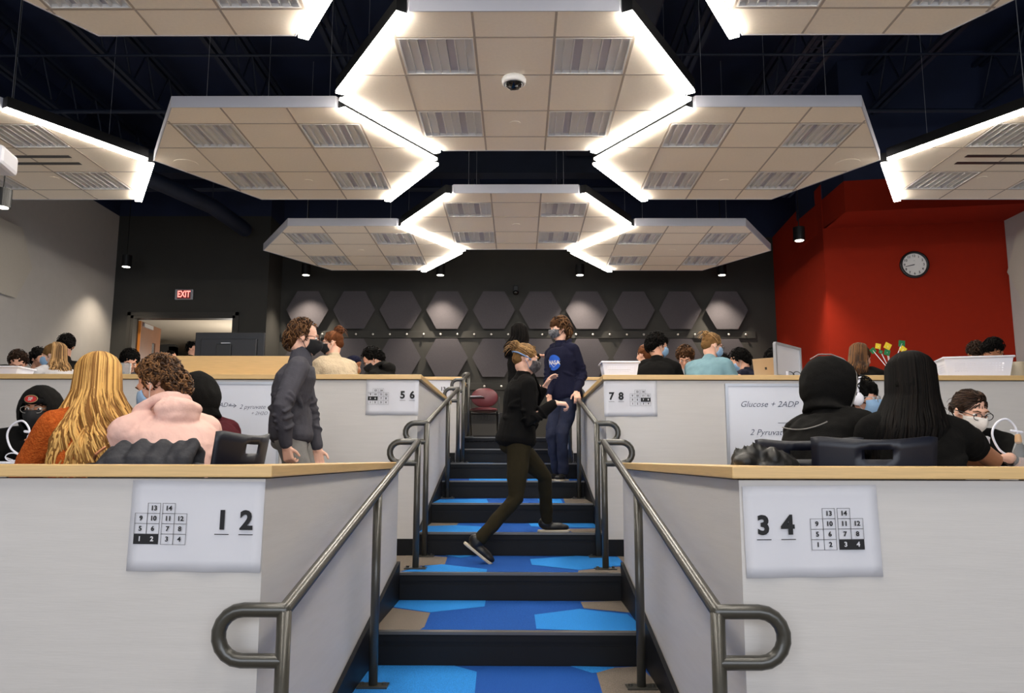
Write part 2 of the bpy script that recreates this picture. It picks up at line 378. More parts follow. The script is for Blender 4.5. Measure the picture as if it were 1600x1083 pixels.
# ------------------------------------------------------------------ handrails
def arc(c, r, a0, a1, s, n=9):
    return [V((c[0]+s*r*cos(a0+(a1-a0)*k/n), c[1], c[2]+r*sin(a0+(a1-a0)*k/n))) for k in range(n+1)]
def handrail(s, x, posts, label, loops=(1,1), lsz=(.2,.2)):
    r = .0225
    t = thing('handrail', label, 'handrail', (s*x,posts[0][0],posts[0][1]), world=True)
    tops = [V((s*x,y,zt)) for y,zb,zt in posts]
    G().tube([tops[0],tops[-1]], r, 16).build('rail', M_rail, t, smooth=True)
    for i, (y,zb,zt) in enumerate(posts):
        top = tops[0].lerp(tops[-1], (y-posts[0][0])/(posts[-1][0]-posts[0][0]))
        G().tube([V((s*x,y,zb+.006)),top], r, 16, ends=False).build('post', M_rail, t, smooth=True)
        f = G(); f.bb((s*x-.075,y-.045,zb),(s*x+.075,y+.045,zb+.01))
        for bx in (-.055,.055): f.tube([(s*x+bx,y,zb+.01),(s*x+bx,y,zb+.022)], .01, 6, ends=False)
        f.build('base_plate', M_rail, t)
    for k, pi_ in ((0,0),(1,-1)):
        if not loops[k]: continue
        p = tops[pi_]; h = .15; R_ = h/2; w = lsz[k]
        pts = [p, p+V((s*(w-R_),0,0))]
        pts += arc((p.x+s*(w-R_),p.y,p.z-R_), R_, pi/2, -pi/2, s)[1:]
        pts += [p+V((0,0,-h))]
        G().tube(pts, r, 14).build('end_loop', M_rail, t, smooth=True)
    return t
for s, nm in ((-1,'left'),(1,'right')):
    ftxt = 'nearest' if s < 0 else 'nearest'
    handrail(s, .665, [(2.53,nz(1)-.179,1.015),(4.13,nz(2),0),(5.72,nz(4),1.60)], 'bronze pipe handrail of the nearest stair flight, on the %s by the %s sign' % (nm, '1 2' if s<0 else '3 4'))
    handrail(s, .685, [(6.42,nz(4),1.765),(8.35,nz(6),0),(9.75,nz(8),2.34)], 'bronze pipe handrail of the middle stair flight, on the %s by the %s sign' % (nm, '5 6' if s<0 else '7 8'), lsz=(.17,.17))
handrail(-1, .66, [(10.25,nz(8),2.50),(11.3,nz(10),2.69)], 'short dark bronze handrail at the top left of the stairs beside the maroon chair', lsz=(.15,.1))
# ------------------------------------------------------------------ paper signs
def grid_geo(hl, big, side, w=.432, h=.288):
    P = G(); n = 12
    vs = []; 
    for j in range(9):
        for i in range(n+1):
            x = -w/2+w*i/n; z = -h/2+h*j/8; y = -.002-.003*sin(i*1.1)*(1-j/8)-.002*(1-j/8)*(i%5==2)
            vs.append((x,y,z))
    P.add(vs, [(j*(n+1)+i,j*(n+1)+i+1,(j+1)*(n+1)+i+1,(j+1)*(n+1)+i) for j in range(8) for i in range(n)])
    gx = -.115 if side < 0 else .08
    T = G(); cw, ch = .04, .0325; gap = .008
    rows = [(None,'13','14',None),('9','10','11','12'),('5','6','7','8'),('1','2','3','4')]
    y = -.0075
    for r, row in enumerate(rows):
        for c, tx in enumerate(row):
            if not tx: continue
            cx = gx+(c-1.5)*cw+(gap/2 if c > 1 else -gap/2); cz = .055-(r)*ch
            on = tx in hl
            if on: T.mi = 0; T.bb((cx-cw/2,y+.0012,cz-ch/2),(cx+cw/2,y+.002,cz+ch/2))
            else:
                T.mi = 1; e = .0007
                for a,b in (((-cw/2,-ch/2),(cw/2,-ch/2)),((-cw/2,ch/2),(cw/2,ch/2)),((-cw/2,-ch/2),(-cw/2,ch/2)),((cw/2,-ch/2),(cw/2,ch/2))):
                    T.bb((cx+a[0]-e,y+.001,cz+a[1]-e),(cx+b[0]+e,y+.0015,cz+b[1]+e))
            T.mi = 2 if on else 0
            put_text(T, tx, .021, (cx,y,cz), .0006)
    BB = []; bx = .085 if side < 0 else -.155
    for k, tx in enumerate(big):
        B = G(); BB.append(B); put_text(B, tx, .082, (bx+k*.078,y,.018), .0032)
        B.bb((bx+k*.078-.023,y,-.026),(bx+k*.078+.023,y+.001,-.0235))
    return P, T, BB
SIGNS = [('1 2',-1,('1','2'),(307,822),W1,.6,'white paper sign reading 1 2 with seat grid, taped to the front left half wall'),
 ('3 4',1,('3','4'),(1268,830),W1,-.8,'white paper sign reading 3 4 with seat grid, taped to the front right half wall'),
 ('5 6',-1,('5','6'),(613,621),W2,.4,'white paper sign reading 5 6 on the second-tier left wall'),
 ('7 8',1,('7','8'),(985,623),W2,-.4,'white paper sign reading 7 8 on the second-tier right wall')]
for _, s, big, px, wy, rot, lab in SIGNS:
    p = atY(px[0], px[1], wy-.003)
    t = thing('paper_sign', lab, 'sign', p); t.rotation_euler = (0, radians(rot), 0)
    Pg, T, B = grid_geo(big, big, s)
    Pg.build('sheet', M_paper, t, smooth=True, solid=.0006); T.build('printed_grid', [M_ink,M_line,M_paper], t); [q.build('printed_number', M_ink, t) for q in B]
for big, px, s in (('13',(678,608),-1),('14',(922,610),1)):
    p = atY(px[0], px[1], W3-.003)
    if s < 0: p.x = min(p.x, -.74-.216)
    t = thing('paper_sign', 'white paper sign reading %s on the third-tier %s wall' % (big, 'left' if s < 0 else 'right'), 'sign', p)
    g = G(); g.bb((-.216,-.004,-.144),(.216,-.003,.144)); g.build('sheet', M_paper, t)
    g = G(); put_text(g, big, .07, ((.12 if s < 0 else -.15),-.005,.0), .002); g.build('printed_numbers', M_ink, t)
# ------------------------------------------------------------------ whiteboards on the second-tier wall
def whiteboard(x0, x1, z0, z1, y, label, lines):
    t = thing('whiteboard', label, 'whiteboard', ((x0+x1)/2,y,z0), world=True)
    G().bb((x0,y-.02,z0),(x1,y-.002,z1)).build('board', M_board, t)
    g = G(); e = .022
    g.bb((x0-e,y-.028,z1),(x1+e,y-.001,z1+e)); g.bb((x0-e,y-.028,z0-e),(x1+e,y-.001,z0)); g.bb((x0-e,y-.028,z0),(x0,y-.001,z1)); g.bb((x1,y-.028,z0),(x1+e,y-.001,z1)); g.build('frame', M_alu, t)
    for tx, px, sz in lines:
        g = G()
        p = atY(px[0], px[1], y-.0215)
        if tx == '->':
            q = atY(px[0]+sz, px[1], y-.0215); g.tube([p,q], .0022, 5); g.tube([q+V((-.02,0,.014)),q,q+V((-.02,0,-.014))], .0022, 5)
        else: put_text(g, tx, sz, p, -.0006, shear=.35)
        g.build('marker_writing', M_marker, t)
a = atY(1136,604,W2); b = atY(1368,728,W2)
whiteboard(a.x, b.x, FL1+.62, a.z, W2, 'whiteboard with "Glucose + 2ADP" written on it, on the second-tier right wall',
   [('Glucose + 2ADP',(1201,632),.068),('->',(1216,661),28),('2 Pyruvate + 2ATP',(1222,676),.068),],)
a = atY(322,601,W2); b = atY(432,723,W2)
whiteboard(a.x, b.x, FL1+.62, a.z, W2, 'whiteboard with faint reaction notes, on the second-tier left wall behind the pink hoodie',
   [('2NAD+',(345,633),.052),('->',(357,634),12),('2 pyruvate + 2',(402,636),.05),('+ 2H2O +',(408,646),.04)])
# ------------------------------------------------------------------ suspended hexagonal ceiling panels
HZ, S_, K_ = 4.672, 1.50, 1.50*.866
def hexagon(s): return [(s*cos(radians(60*k)), s*sin(radians(60*k))) for k in range(6)]
def ceiling_panel(slots=False, disc=None, speaker=None):
    parts = []
    hp = hexagon(S_)
    g = G()
    T = .30; bands = [(-2,-.93,0),(-.93,-.36,1),(-.36,.36,0),(.36,.93,1),(.93,2,0)]
    for y0,y1,tr in bands:
        xs = [(-2,2)] if not tr else [(-2,-.9),(-.32,.32),(.9,2)]
        for x0,x1 in xs:
            p = crect(hp,x0,x1,y0,y1)
            if len(p) > 2: g.add([(x,y,0) for x,y in p], [tuple(range(len(p)-1,-1,-1))])
    g.add([(x,y,.10) for x,y in hp], [tuple(range(6))])
    parts.append(('tiles', g, M_tile, {}))
    g = G()
    ho = hexagon(S_+.012)
    for i in range(6):
        j = (i+1)%6; a,b,c,d = hp[i],hp[j],ho[j],ho[i]
        vs = [(a[0],a[1],-.004),(b[0],b[1],-.004),(c[0],c[1],-.004),(d[0],d[1],-.004),(a[0],a[1],.105),(b[0],b[1],.105),(c[0],c[1],.105),(d[0],d[1],.105)]
        g.add(vs, [(0,3,2,1),(4,5,6,7),(0,1,5,4),(2,3,7,6),(0,4,7,3),(1,2,6,5)])
    parts.append(('fascia', g, M_fascia, {}))
    g = G()
    for x in (-.915,-.305,.305,.915):
        yy = K_ if abs(x) <= S_/2 else K_*(S_-abs(x))/(S_/2)
        segs = [(-yy,yy)]
        g.bb((x-.009,-yy+.01,-.0025),(x+.009,yy-.01,-.0002))
    for y in (-.945,-.345,.345,.945):
        xx = S_-abs(y)/K_*S_/2; g.bb((-xx+.01,y-.009,-.0025),(xx-.01,y+.009,-.0002))
    parts.append(('tee_grid', g, M_gridl, {}))
    return parts
def troffer():
    g = G()
    w2, h = .29, .285
    for i in range(8):
        x0 = -w2+i*(2*w2)/8; x1 = x0+2*w2/8
        g.mi = 1 if i in (2,5) else 0
        g.add([(x0,-h,.035),(x1,-h,.035),(x1,h,.035),(x0,h,.035)], [(3,2,1,0)])
        g.mi = 0
        if i: g.bb((x0-.004,-h,.003),(x0+.004,h,.035))
    for s in (-1,1):
        g.add([(s*w2,-h,0),(s*w2,h,0),(s*w2,h,.035),(s*w2,-h,.035)], [(0,1,2,3)]); g.add([(-w2,s*h,0),(w2,s*h,0),(w2,s*h,.035),(-w2,s*h,.035)], [(0,1,2,3)])
    for s in (-1,1):
        g.bb((s*(w2-.012),-h,-.004),(s*w2,h,.002)); g.bb((-w2,s*(h-.012),-.004),(w2,s*h,.002))
    return g
PM = {}
def shared(key, name, g, mats, parent, loc=(0,0,0), rz=0, **k):
    if key in PM:
        o = bpy.data.objects.new(name, PM[key]); COL.objects.link(o); o.parent = parent
    else:
        o = g().build(name, mats, parent, **k); PM[key] = o.data
    o.location = loc; o.rotation_euler = (0,0,rz); return o
panel_parts = ceiling_panel()
# light edges: k = side between corner k and k+1 (corner 0 at +x); 0 far-right, 2 far-left, 3 near-left, 5 near-right
def strip_geo():
    g = G(); g.bb((-.72,.018,-.03),(.72,.094,-.004)); return g
def strip_case():
    g = G(); g.bb((-.722,.016,-.004),(.722,.096,.1)); return g
def panel(cx, cy, edges, label, extra=None):
    t = thing('ceiling_panel', label, 'ceiling panel', (cx,cy,HZ), group=None)
    for nm, g, m, k in panel_parts: shared('p_'+nm, nm, lambda: g, m, t)
    for sx in (-1,1):
        for sy in (-1,1):
            shared('troffer', 'recessed_light', troffer, [M_white,M_lens], t, (sx*.61,sy*.645,0))
    for e in edges:
        a = radians(60*e+30); mid = V((cos(a),sin(a)))*(S_*.866)
        o = shared('strip', 'light_strip', strip_geo, M_strip, t, (mid.x,mid.y,0), a-pi/2)
        c = shared('case', 'housing', strip_case, M_black, o)
    for (x,y) in ((-.6,-.9),(.6,-.9),(-.6,.9),(.6,.9)):
        shared('cable', 'cable', lambda: G().tube([(0,0,.1),(0,0,HT-HZ)], .0025, 5, ends=False), M_alu, t, (x,y,0))
    if extra: extra(t)
    return t
def disc(x, y, r):
    def f(t): shared('disc%g' % r, 'cover_disc', lambda: G().tube([(0,0,-.004),(0,0,0)], r, 24, ends=False), M_tile, t, (x,y,0))
    return f
def both(*fs):
    def f(t):
        for q in fs: q(t)
    return f
def slots(t):
    g = G(); g.bb((-.75,-.14,-.004),(.75,-.075,.001)); g.bb((-.75,.06,-.004),(.75,.125,.001)); g.build('air_slot', M_black, t)
panel(.02,6.62,(0,2,3,5),'large white hexagonal ceiling panel nearest the middle, with dome camera and four light strips', disc(0,.62,.05))
panel(-2.385,8.19,(0,5),'hexagonal ceiling panel left of the middle, in front of the outer left one', both(disc(-1.2,.1,.13),disc(0,.64,.05)))
panel(2.425,8.19,(2,3),'hexagonal ceiling panel right of the middle, with round speaker cover near its right tip', both(disc(1.2,.1,.13),disc(0,.64,.05)))
panel(.02,10.56,(0,2,3,5),'second central hexagonal ceiling panel, behind the large one, with four light strips', disc(0,-.0,.05))
panel(-2.385,11.92,(0,5),'farthest hexagonal ceiling panel on the left, near the charcoal back wall', disc(.0,.0,.05))
panel(2.425,11.92,(2,3),'farthest hexagonal ceiling panel on the right, near the charcoal back wall', disc(0,.0,.05))
panel(-5.49,8.19,(0,5),'outer left hexagonal ceiling panel with black air slots, cut by the photo edge', both(slots,disc(.2,.55,.05)))
panel(5.54,8.19,(2,3),'outer right hexagonal ceiling panel with black air slots, cut by the photo edge', both(slots,disc(-.2,.55,.05)))
panel(-2.40,4.34,(0,5),'hexagonal ceiling panel cut by the top edge of the photo, left')
panel(2.50,4.34,(2,3),'hexagonal ceiling panel cut by the top edge of the photo, right')
panel(.02,2.68,(0,2,3,5),'central hexagonal ceiling panel just above the photographer, unseen, added for its light')  # this and the next two: unseen panels added for their strip light
panel(-2.40,.45,(0,5),'hexagonal ceiling panel above and left behind the photographer, unseen, added for its light')
panel(2.50,.45,(2,3),'hexagonal ceiling panel above and right behind the photographer, unseen, added for its light')
# dome camera under the middle panel
t = thing('dome_camera', 'white and black dome security camera under the middle ceiling panel', 'security camera', (.012,6.33,HZ))
g = G(); g.loft([[V((r*cos(2*pi*k/28), r*sin(2*pi*k/28), z)) for k in range(28)] for r,z in ((.095,-.002),(.105,-.02),(.1,-.05),(.085,-.062),(.08,-.055))]); g.build('housing', M_white, t, smooth=True)
g = G(); g.ell((0,0,-.05),(.078,.078,.05), n=24); g.build('dome', mat('black gloss', (10,10,11), .08), t, smooth=True)
g = G(); 
for k in range(4): g.ell((.035*cos(k*pi/2+.6),.035*sin(k*pi/2+.6),-.085),(.018,.018,.012), n=10, m=6)
g.build('lens', mat('grey lens', (110,108,104), .2), t, smooth=True)
# ------------------------------------------------------------------ roof structure
for k in range(10):
    x = -6.6+k*1.467
    t = thing('roof_joist', 'dark navy open-web roof joist above the hexagonal ceiling panels', 'joist', (x,-5.4,6.45), group='navy roof joists')
    if k == 0:
        g = G()
        for z in (0,.62):
            for s in (-.05,.05): g.bb((s-.028,0,z-.028),(s+.028,20.0,z+.028))
        g.build('chords', M_navyl, t)
        g = G()
        for i in range(28): y = i*.7; g.tube([(0,y,0),(0,y+.35,.62)], .014, 6); g.tube([(0,y+.35,.62),(0,y+.7,0)], .014, 6)
        g.build('web', M_navyl, t)
        jc = children(t)
    else:
        for c in jc: d = c.copy(); COL.objects.link(d); d.parent = t
for i, (y, z, r) in enumerate(((5.2,6.2,.03),(7.4,6.25,.022),(8.6,6.1,.016),(10.2,6.15,.03),(12.9,6.0,.05))):
    g = G(); g.tube([(-7.1,y,z),(7.1,y,z)], r, 8); tag(g.build('conduit_pipe', M_navyl), 'navy painted conduit running across under the roof joists', 'pipe', 'navy conduits')
g = G(); g.bb((-7.2,12.4,6.1),(7.2,12.7,6.5)); tag(g.build('steel_beam', M_navyl), 'navy steel beam crossing the room behind the farthest ceiling panels', 'beam')
g = G(); g.bb((.8,-1,6.3),(1.6,12.2,6.42)); tag(g.build('air_duct', M_navyl, bevel=.02), 'flat navy air duct between the joists, right of the middle', 'duct')
g = G(); g.bb((3.3,2,6.1),(3.35,12.2,6.13)); g.bb((3.6,2,6.1),(3.65,12.2,6.13))
for i in range(60): g.bb((3.3,2+i*.17,6.1),(3.65,2.012+i*.17,6.11))
tag(g.build('cable_tray', M_navyl), 'dark wire cable tray hung under the joists on the right', 'cable tray')
g = G(); g.tube([(-6.2,11.0,5.9),(-5.0,12.6,5.6),(-4.8,13.6,5.5)], .13, 12); g.tube([(-5.0,12.6,5.7),(-5.0,12.6,HT)], .012, 6); tag(g.build('duct_pipe', M_navyl, smooth=True), 'round navy duct slanting down above the exit doorway', 'duct')
# ------------------------------------------------------------------ pendant downlights
def downlight(x, y, z, label, power, ang=70):
    t = thing('pendant_downlight', label, 'lamp', (x,y,z), group=None)
    def body():
        g = G(); g.tube([(0,0,0),(0,0,.2)], .085, 24, ends=False); return g
    shared('dl_b','housing', body, M_black, t, smooth=False)
    shared('dl_l','lens', lambda: G().tube([(0,0,-.004),(0,0,0)], .062, 20, ends=False), emit('downlight lens', (1,.93,.8), 8), t)
    G().tube([(0,0,.2),(0,0,HT-z)], .008, 6, ends=False).build('stem', M_black, t)
    l = bpy.data.lights.new('downlight_spot','SPOT'); l.energy = power; l.color = (1,.86,.68); l.spot_size = radians(ang); l.spot_blend = .7; l.shadow_soft_size = .05
    o = bpy.data.objects.new('downlight_spot', l); COL.objects.link(o); o.location = (x,y,z-.02); return t
for px, lab in ((478,'leftmost'),(688,'second from left'),(906,'third from left'),(1128,'rightmost')):
    p = atY(px,430,14.35); downlight(p.x,14.35,p.z,'black cylinder downlight before the charcoal hexagon wall, %s of four' % lab, 300, 90)
p = atY(197,417,13.3); downlight(p.x,13.3,p.z,'black cylinder downlight left of the exit sign, by the grey wall', 150, 100)
p = atY(1249,376,11.5); downlight(p.x,p.y,p.z,'black cylinder downlight beside the red wall corner', 200, 90)
p = atY(3,324,8.2); downlight(p.x,p.y,p.z,'black cylinder downlight at the left photo edge, under the outer panel', 50)
# ------------------------------------------------------------------ back wall: felt hexagons, hook rails, camera
def wall_hex(g, rx, rz, th):
    n = 6; P = [(rx*cos(radians(60*k)), rz*sin(radians(60*k))/.866) for k in range(6)]
    vs = [(x*1.0,-th,z) for x,z in P]+[(x*.93,0,z*.93) for x,z in P]
    g.add(vs, [tuple(range(5,-1,-1)), tuple(range(6,12))]+[(i,(i+1)%6,6+(i+1)%6,6+i) for i in range(6)]); return g
ords = ['first','second','third','fourth','fifth','sixth','seventh','eighth','ninth','tenth']
for r, z in ((0,4.265),(1,3.36)):
    for k in range(10):
        p = atY(481+72.65*k, 486, BY-.05)
        t = bpy.data.objects.new('acoustic_panel', PM['whex'] ) if 'whex' in PM else wall_hex(G(), .40, .36, .07).build('acoustic_panel', M_hex)
        if 'whex' not in PM: PM['whex'] = t.data
        else: COL.objects.link(t)
        t.location = (p.x, BY-.02, z)
        tag(t, 'grey felt hexagon on the back wall, %s from the left in the %s row' % (ords[k], 'upper' if r == 0 else 'lower'), 'acoustic panel', 'felt hexagons on the back wall')
for z, a, b, lab in ((atY(800,523,BY-.03).z,440,1180,'upper'),(atY(800,604,BY-.03).z,640,1180,'lower')):
    p0, p1 = atY(a,523,BY), atY(b,523,BY)
    t = thing('coat_rack', 'dark coat hook rail on the back wall with round pegs, the %s one' % lab, 'coat rack', ((p0.x+p1.x)/2,BY,z), world=True)
    G().bb((p0.x,BY-.03,z-.065),(p1.x,BY-.001,z+.065)).build('board', M_dark, t, bevel=.004)
    x = p0.x+.15
    pg = None
    while x < p1.x-.05:
        if pg is None:
            g = G(); g.tube([(0,-.03,0),(0,-.06,0)], .009, 8, ends=False); g.ell((0,-.07,0),(.022,.014,.022), n=12, m=8); q = g.build('hook', M_chrome, t, smooth=True, org=(0,0,0)); pg = q.data
        else: q = bpy.data.objects.new('hook', pg); COL.objects.link(q); q.parent = t
        q.location = V((x,BY,z))-V(t.location); x += .318
p = atY(806,455,BY-.1)
t = thing('wall_camera', 'small black camera on the back wall above the hexagons', 'camera', p)
g = G(); g.bb((-.045,-.06,-.02),(.045,.08,.1)); g.build('housing', M_black, t, bevel=.01)
g = G(); g.ell((0,-.02,-.03),(.06,.06,.05)); g.build('dome', mat('black gloss', (10,10,11), .08), t, smooth=True)
# side wall felt hexagons
def side_hex(x, y, z, s, label):
    g = G(); P = [(.62*cos(radians(60*k)), .52*sin(radians(60*k))/.866) for k in range(6)]
    vs = [(s*.07,a,b) for a,b in P]+[(0,a*.97,b*.97) for a,b in P]
    g.add(vs, [tuple(range(6)),tuple(range(11,5,-1))]+[(i,(i+1)%6,6+(i+1)%6,6+i) for i in range(6)])
    o = g.build('acoustic_panel', M_hexl); o.location = (x+s*.004,y,z); tag(o, label, 'acoustic panel')
side_hex(LX, 10.85, 4.28, 1, 'cream felt hexagon on the light grey left wall')
side_hex(RX, 10.75, 4.2, -1, 'cream felt hexagon on the light grey right wall beside the red wall')
# ------------------------------------------------------------------ exit sign, clock
p = atY(288,460.5,DY-.02)
t = thing('exit_sign', 'lit red EXIT sign above the open doorway', 'sign', p)
g = G(); g.bb((-.16,-.03,-.095),(.16,.02,.095)); g.build('housing', M_alu, t, bevel=.008)
g = G(); g.bb((-.115,-.033,-.08),(.125,-.03,.08)); g.build('face', mat('dim red face', (150,70,70), .4), t)
g = G(); put_text(g, 'EXIT', .165, (0.005,-.034,0), .004); 
for v in g.v: v.x *= .68
g.build('letters', M_exit, t)
rdir = (V((RX,11.46,0))-V((4.73,11.86,0))).normalized(); rn = V((rdir.y,-rdir.x,0))
def on_red(px, py, off=.02):
    r = cray(px,py); a = V((4.73,11.86,0))+rn*off; k = (a-CAM).dot(rn)/r.dot(rn); return CAM+r*k
p = on_red(1428,414)
t = thing('wall_clock', 'round white wall clock with black rim on the red wall', 'clock', p, rz=atan2(rdir.y, rdir.x))
def ring(g, r0, r1, y0, y1, n=40):
    rr = []
    for k in range(n):
        a = 2*pi*k/n; c, s = cos(a), sin(a); rr.append([V((r0*c,y0,r0*s)),V((r0*c,y1,r0*s)),V((r1*c,y1,r1*s)),V((r1*c,y0,r1*s))])
    vs = [q for r in rr for q in r]; fs = []
    for k in range(n):
        k2 = (k+1)%n
        for i in range(4): fs.append((k*4+i,k*4+(i+1)%4,k2*4+(i+1)%4,k2*4+i))
    g.add(vs, fs); return g
CR = .172
ring(G(), CR, CR+.03, -.04, .02).build('rim', M_black, t, smooth=True)
g = G(); g.add([V((CR*cos(2*pi*k/40),-.012,CR*sin(2*pi*k/40))) for k in range(40)], [tuple(range(40))]); g.build('face', M_white, t)
g = G()
for h in range(1,13): a = radians(90-30*h); put_text(g, str(h), .05, (.135*cos(a),-.014,.135*sin(a)), .0008)
put_text(g, '12 24', .012, (0,-.014,.06)); g.build('numerals', M_ink, t)
for nm, a, L in (('hour_hand',radians(90-8.65*30),.085),('minute_hand',radians(192),.125)):
    g = G(); g.tube([(0,-.018,0),(L*cos(a),-.018,L*sin(a))], [.006,.004], 6); g.build(nm, M_ink, t)
# ------------------------------------------------------------------ projector at left edge
p = atY(-2,250,5.5)
t = thing('projector', 'white ceiling projector with side grille at the left photo edge', 'projector', p, rz=radians(12))
g = G(); g.bb((-.36,-.15,-.075),(.08,.15,.075)); g.build('body', M_wplast, t, bevel=.03)
g = G()
for k in range(7): g.bb((-.06+.0,-.153,-.045+k*.013),(.05,-.149,-.04+k*.013))
g.build('grille', mat('vent grey', (120,118,116), .5), t)
g = G(); g.tube([(-.14,0,.075),(-.14,0,HT-p.z)], .02, 10, ends=False); g.build('pole', M_black, t)
# ================================================================== PEOPLE
SK = {'light': mat('light skin', (214,160,134), .5, noise=.06, nscale=20), 'tan': mat('tan skin', (170,112,78), .5, noise=.05, nscale=20), 'pale': mat('pale skin', (226,176,152), .5, noise=.05, nscale=20), 'brown': mat('brown skin', (140,94,66), .5, noise=.05, nscale=20)}
M_eyew = mat('eye white', (225,222,218), .2); M_iris = mat('dark iris', (40,28,22), .15)
M_maskb = mat('blue surgical mask', (150,186,222), .8, bump=.3, bscale=90, stretch=(1,1,6))
M_maskw = mat('white mask cloth', (218,212,206), .8, bump=.3, bscale=60)
M_maskk = mat('black mask cloth', (20,20,23), .85)
M_maskp = mat('patterned mask cloth', (34,34,40), .8, rgb2=(120,120,126), nscale=50)
def fabric(name, rgb, noise=.12, bump=.4, bs=260, rough=.95, rgb2=None, ns=10): return mat(name, rgb, rough, noise=0 if rgb2 else noise, nscale=ns, bump=bump, bscale=bs, spec=.12, sheen=0, rgb2=rgb2)
HB = {}
def hairm(name, rgb, rgb2):
    m = mat(name, rgb, .62, rgb2=rgb2, nscale=8, island=.9, spec=(.08 if rgb[0] < 20 else .25))
    HB[m.name] = mat(name+' mass', tuple(int(a*.78+b_*.22) for a, b_ in zip(rgb, rgb2)), .75, noise=.2, nscale=30, spec=.08); return m
H_blond = hairm('golden blond hair', (126,84,36), (226,178,104))
H_black = hairm('black hair', (7,6,6), (20,16,14))
H_dkbr = hairm('dark brown hair', (26,17,12), (66,44,30))
H_brown = hairm('brown hair', (52,33,20), (118,82,50))
H_ginger = hairm('ginger brown hair', (74,42,24), (136,82,46))
H_dirty = hairm('dirty blond hair', (92,66,38), (186,146,96))
M_jean = fabric('indigo denim', (42,46,64)); M_kh = fabric('dark olive trousers', (46,40,26)); M_gry = fabric('light grey trousers', (136,134,132))
M_shoe = mat('black shoe leather', (18,17,17), .45); M_sole = mat('cream shoe sole', (196,184,164), .7)
def dirv(a): a = radians(a); return V((sin(a),cos(a),0))
def rightv(a): a = radians(a); return V((cos(a),-sin(a),0))
def ik(A, B, l1, l2, pole):
    d = B-A; L = min(d.length, (l1+l2)*.995); dn = d.normalized(); B2 = A+dn*L
    x = (l1*l1-l2*l2+L*L)/(2*L); h = sqrt(max(0, l1*l1-x*x)); p = pole-dn*pole.dot(dn)
    p = p.normalized() if p.length > 1e-6 else V((0,0,-1))
    return A+dn*x+p*h, B2
class Body: pass
def pose(head, yaw, floor, mode='sit', sc=1., hyaw=None, hpitch=0, hroll=0, pelvis=None, hands=(None,None), feet=(None,None), sw=.175, arch=.03, elb=(None,None), knee=(None,None), L0=.70, EL=(None,None)):
    b = Body(); b.H = V(head); b.sc = sc; b.floor = floor; b.mode = mode; b.sw = sw*sc
    F, R = dirv(yaw), rightv(yaw); b.F, b.R = F, R
    pz = floor+(.52 if mode == 'sit' else .90*sc)
    if pelvis is None:
        dz = b.H.z-pz; L = L0*sc; off = sqrt(max(0,L*L-dz*dz)); pelvis = V((b.H.x,b.H.y,pz))-F*off
    b.P = V(pelvis); ax = b.H-b.P; b.L = ax.length; up = ax.normalized()
    R = (R-up*R.dot(up)).normalized(); b.R = R; b.up = up; b.N = up.cross(R); b.arch = arch
    b.S = b.P+ax*.70
    hy = yaw if hyaw is None else hyaw; hp = radians(hpitch)
    hf = dirv(hy)*cos(hp)+V((0,0,sin(hp))); hr = rightv(hy); hu = hr.cross(hf)
    if hroll: q = Matrix.Rotation(radians(hroll), 3, hf); hr = q@hr; hu = q@hu
    s = sc
    b.M = Matrix(((hr.x*s,hf.x*s,hu.x*s,b.H.x),(hr.y*s,hf.y*s,hu.y*s,b.H.y),(hr.z*s,hf.z*s,hu.z*s,b.H.z),(0,0,0,1)))
    b.hu, b.hf, b.hr = hu, hf, hr
    b.sh, b.el, b.wr = [], [], []
    for i, s_ in ((0,-1),(1,1)):
        S = b.S+R*(s_*b.sw)-up*.03*sc; W = hands[i]
        if W is None: W = b.P+F*.40+R*(s_*.14); W = V((W.x,W.y,floor+.79))
        W = V(W)
        pole = elb[i] if elb[i] is not None else (-V((0,0,1))*.9+R*s_*.45-F*.35)
        e, W = ik(S, W, .285*sc, .255*sc, V(pole))
        if EL[i] is not None: e = V(EL[i]); W = V(hands[i])
        b.sh.append(S); b.el.append(e); b.wr.append(W)
    b.hip, b.kn, b.an = [], [], []
    for i, s_ in ((0,-1),(1,1)):
        hp_ = b.P+R*(s_*.085*sc)-V((0,0,.03))
        if mode == 'sit':
            k = V((hp_.x,hp_.y,floor+.50))+F*.42+R*(s_*.05); a = V((k.x,k.y,floor+.09))+F*.02
        else:
            a = V(feet[i]) if feet[i] is not None else V((hp_.x,hp_.y,floor+.09))
            k, a2 = ik(hp_, a, .43*sc, .42*sc, V(knee[i]) if knee[i] is not None else F)
            a = a2
        b.hip.append(hp_); b.kn.append(k); b.an.append(a)
    return b
TR_ = [(-.16,.10,.09),(-.08,.155,.12),(0,.165,.125),(.2,.15,.115),(.42,.138,.10),(.65,.16,.112),(.84,.172,.108),(.95,.152,.088),(1.02,.112,.072),(1.09,.066,.06)]
def torso(g, b, inf=0, t0=-.2, t1=2, n=20, flare=0, wid=1):
    L = (b.S-b.P).length; rings = []
    for t, hw, hd in TR_:
        if t < t0 or t > t1: continue
        c = b.P+b.up*(L*t)-b.N*(b.arch*sin(pi*max(0,min(1,t)))); f = flare*max(0,.3-t)
        hw2 = (hw*b.sc*wid*(b.sw/(.175*b.sc) if t > .5 else 1))+inf+f; hd2 = hd*b.sc+inf+f
        rings.append([c+b.R*(hw2*(abs(cos(a))**.85)*(1 if cos(a) > 0 else -1))+b.N*(hd2*(abs(sin(a))**.85)*(1 if sin(a) > 0 else -1)) for a in [2*pi*k/n for k in range(n)]])
    g.loft(rings)
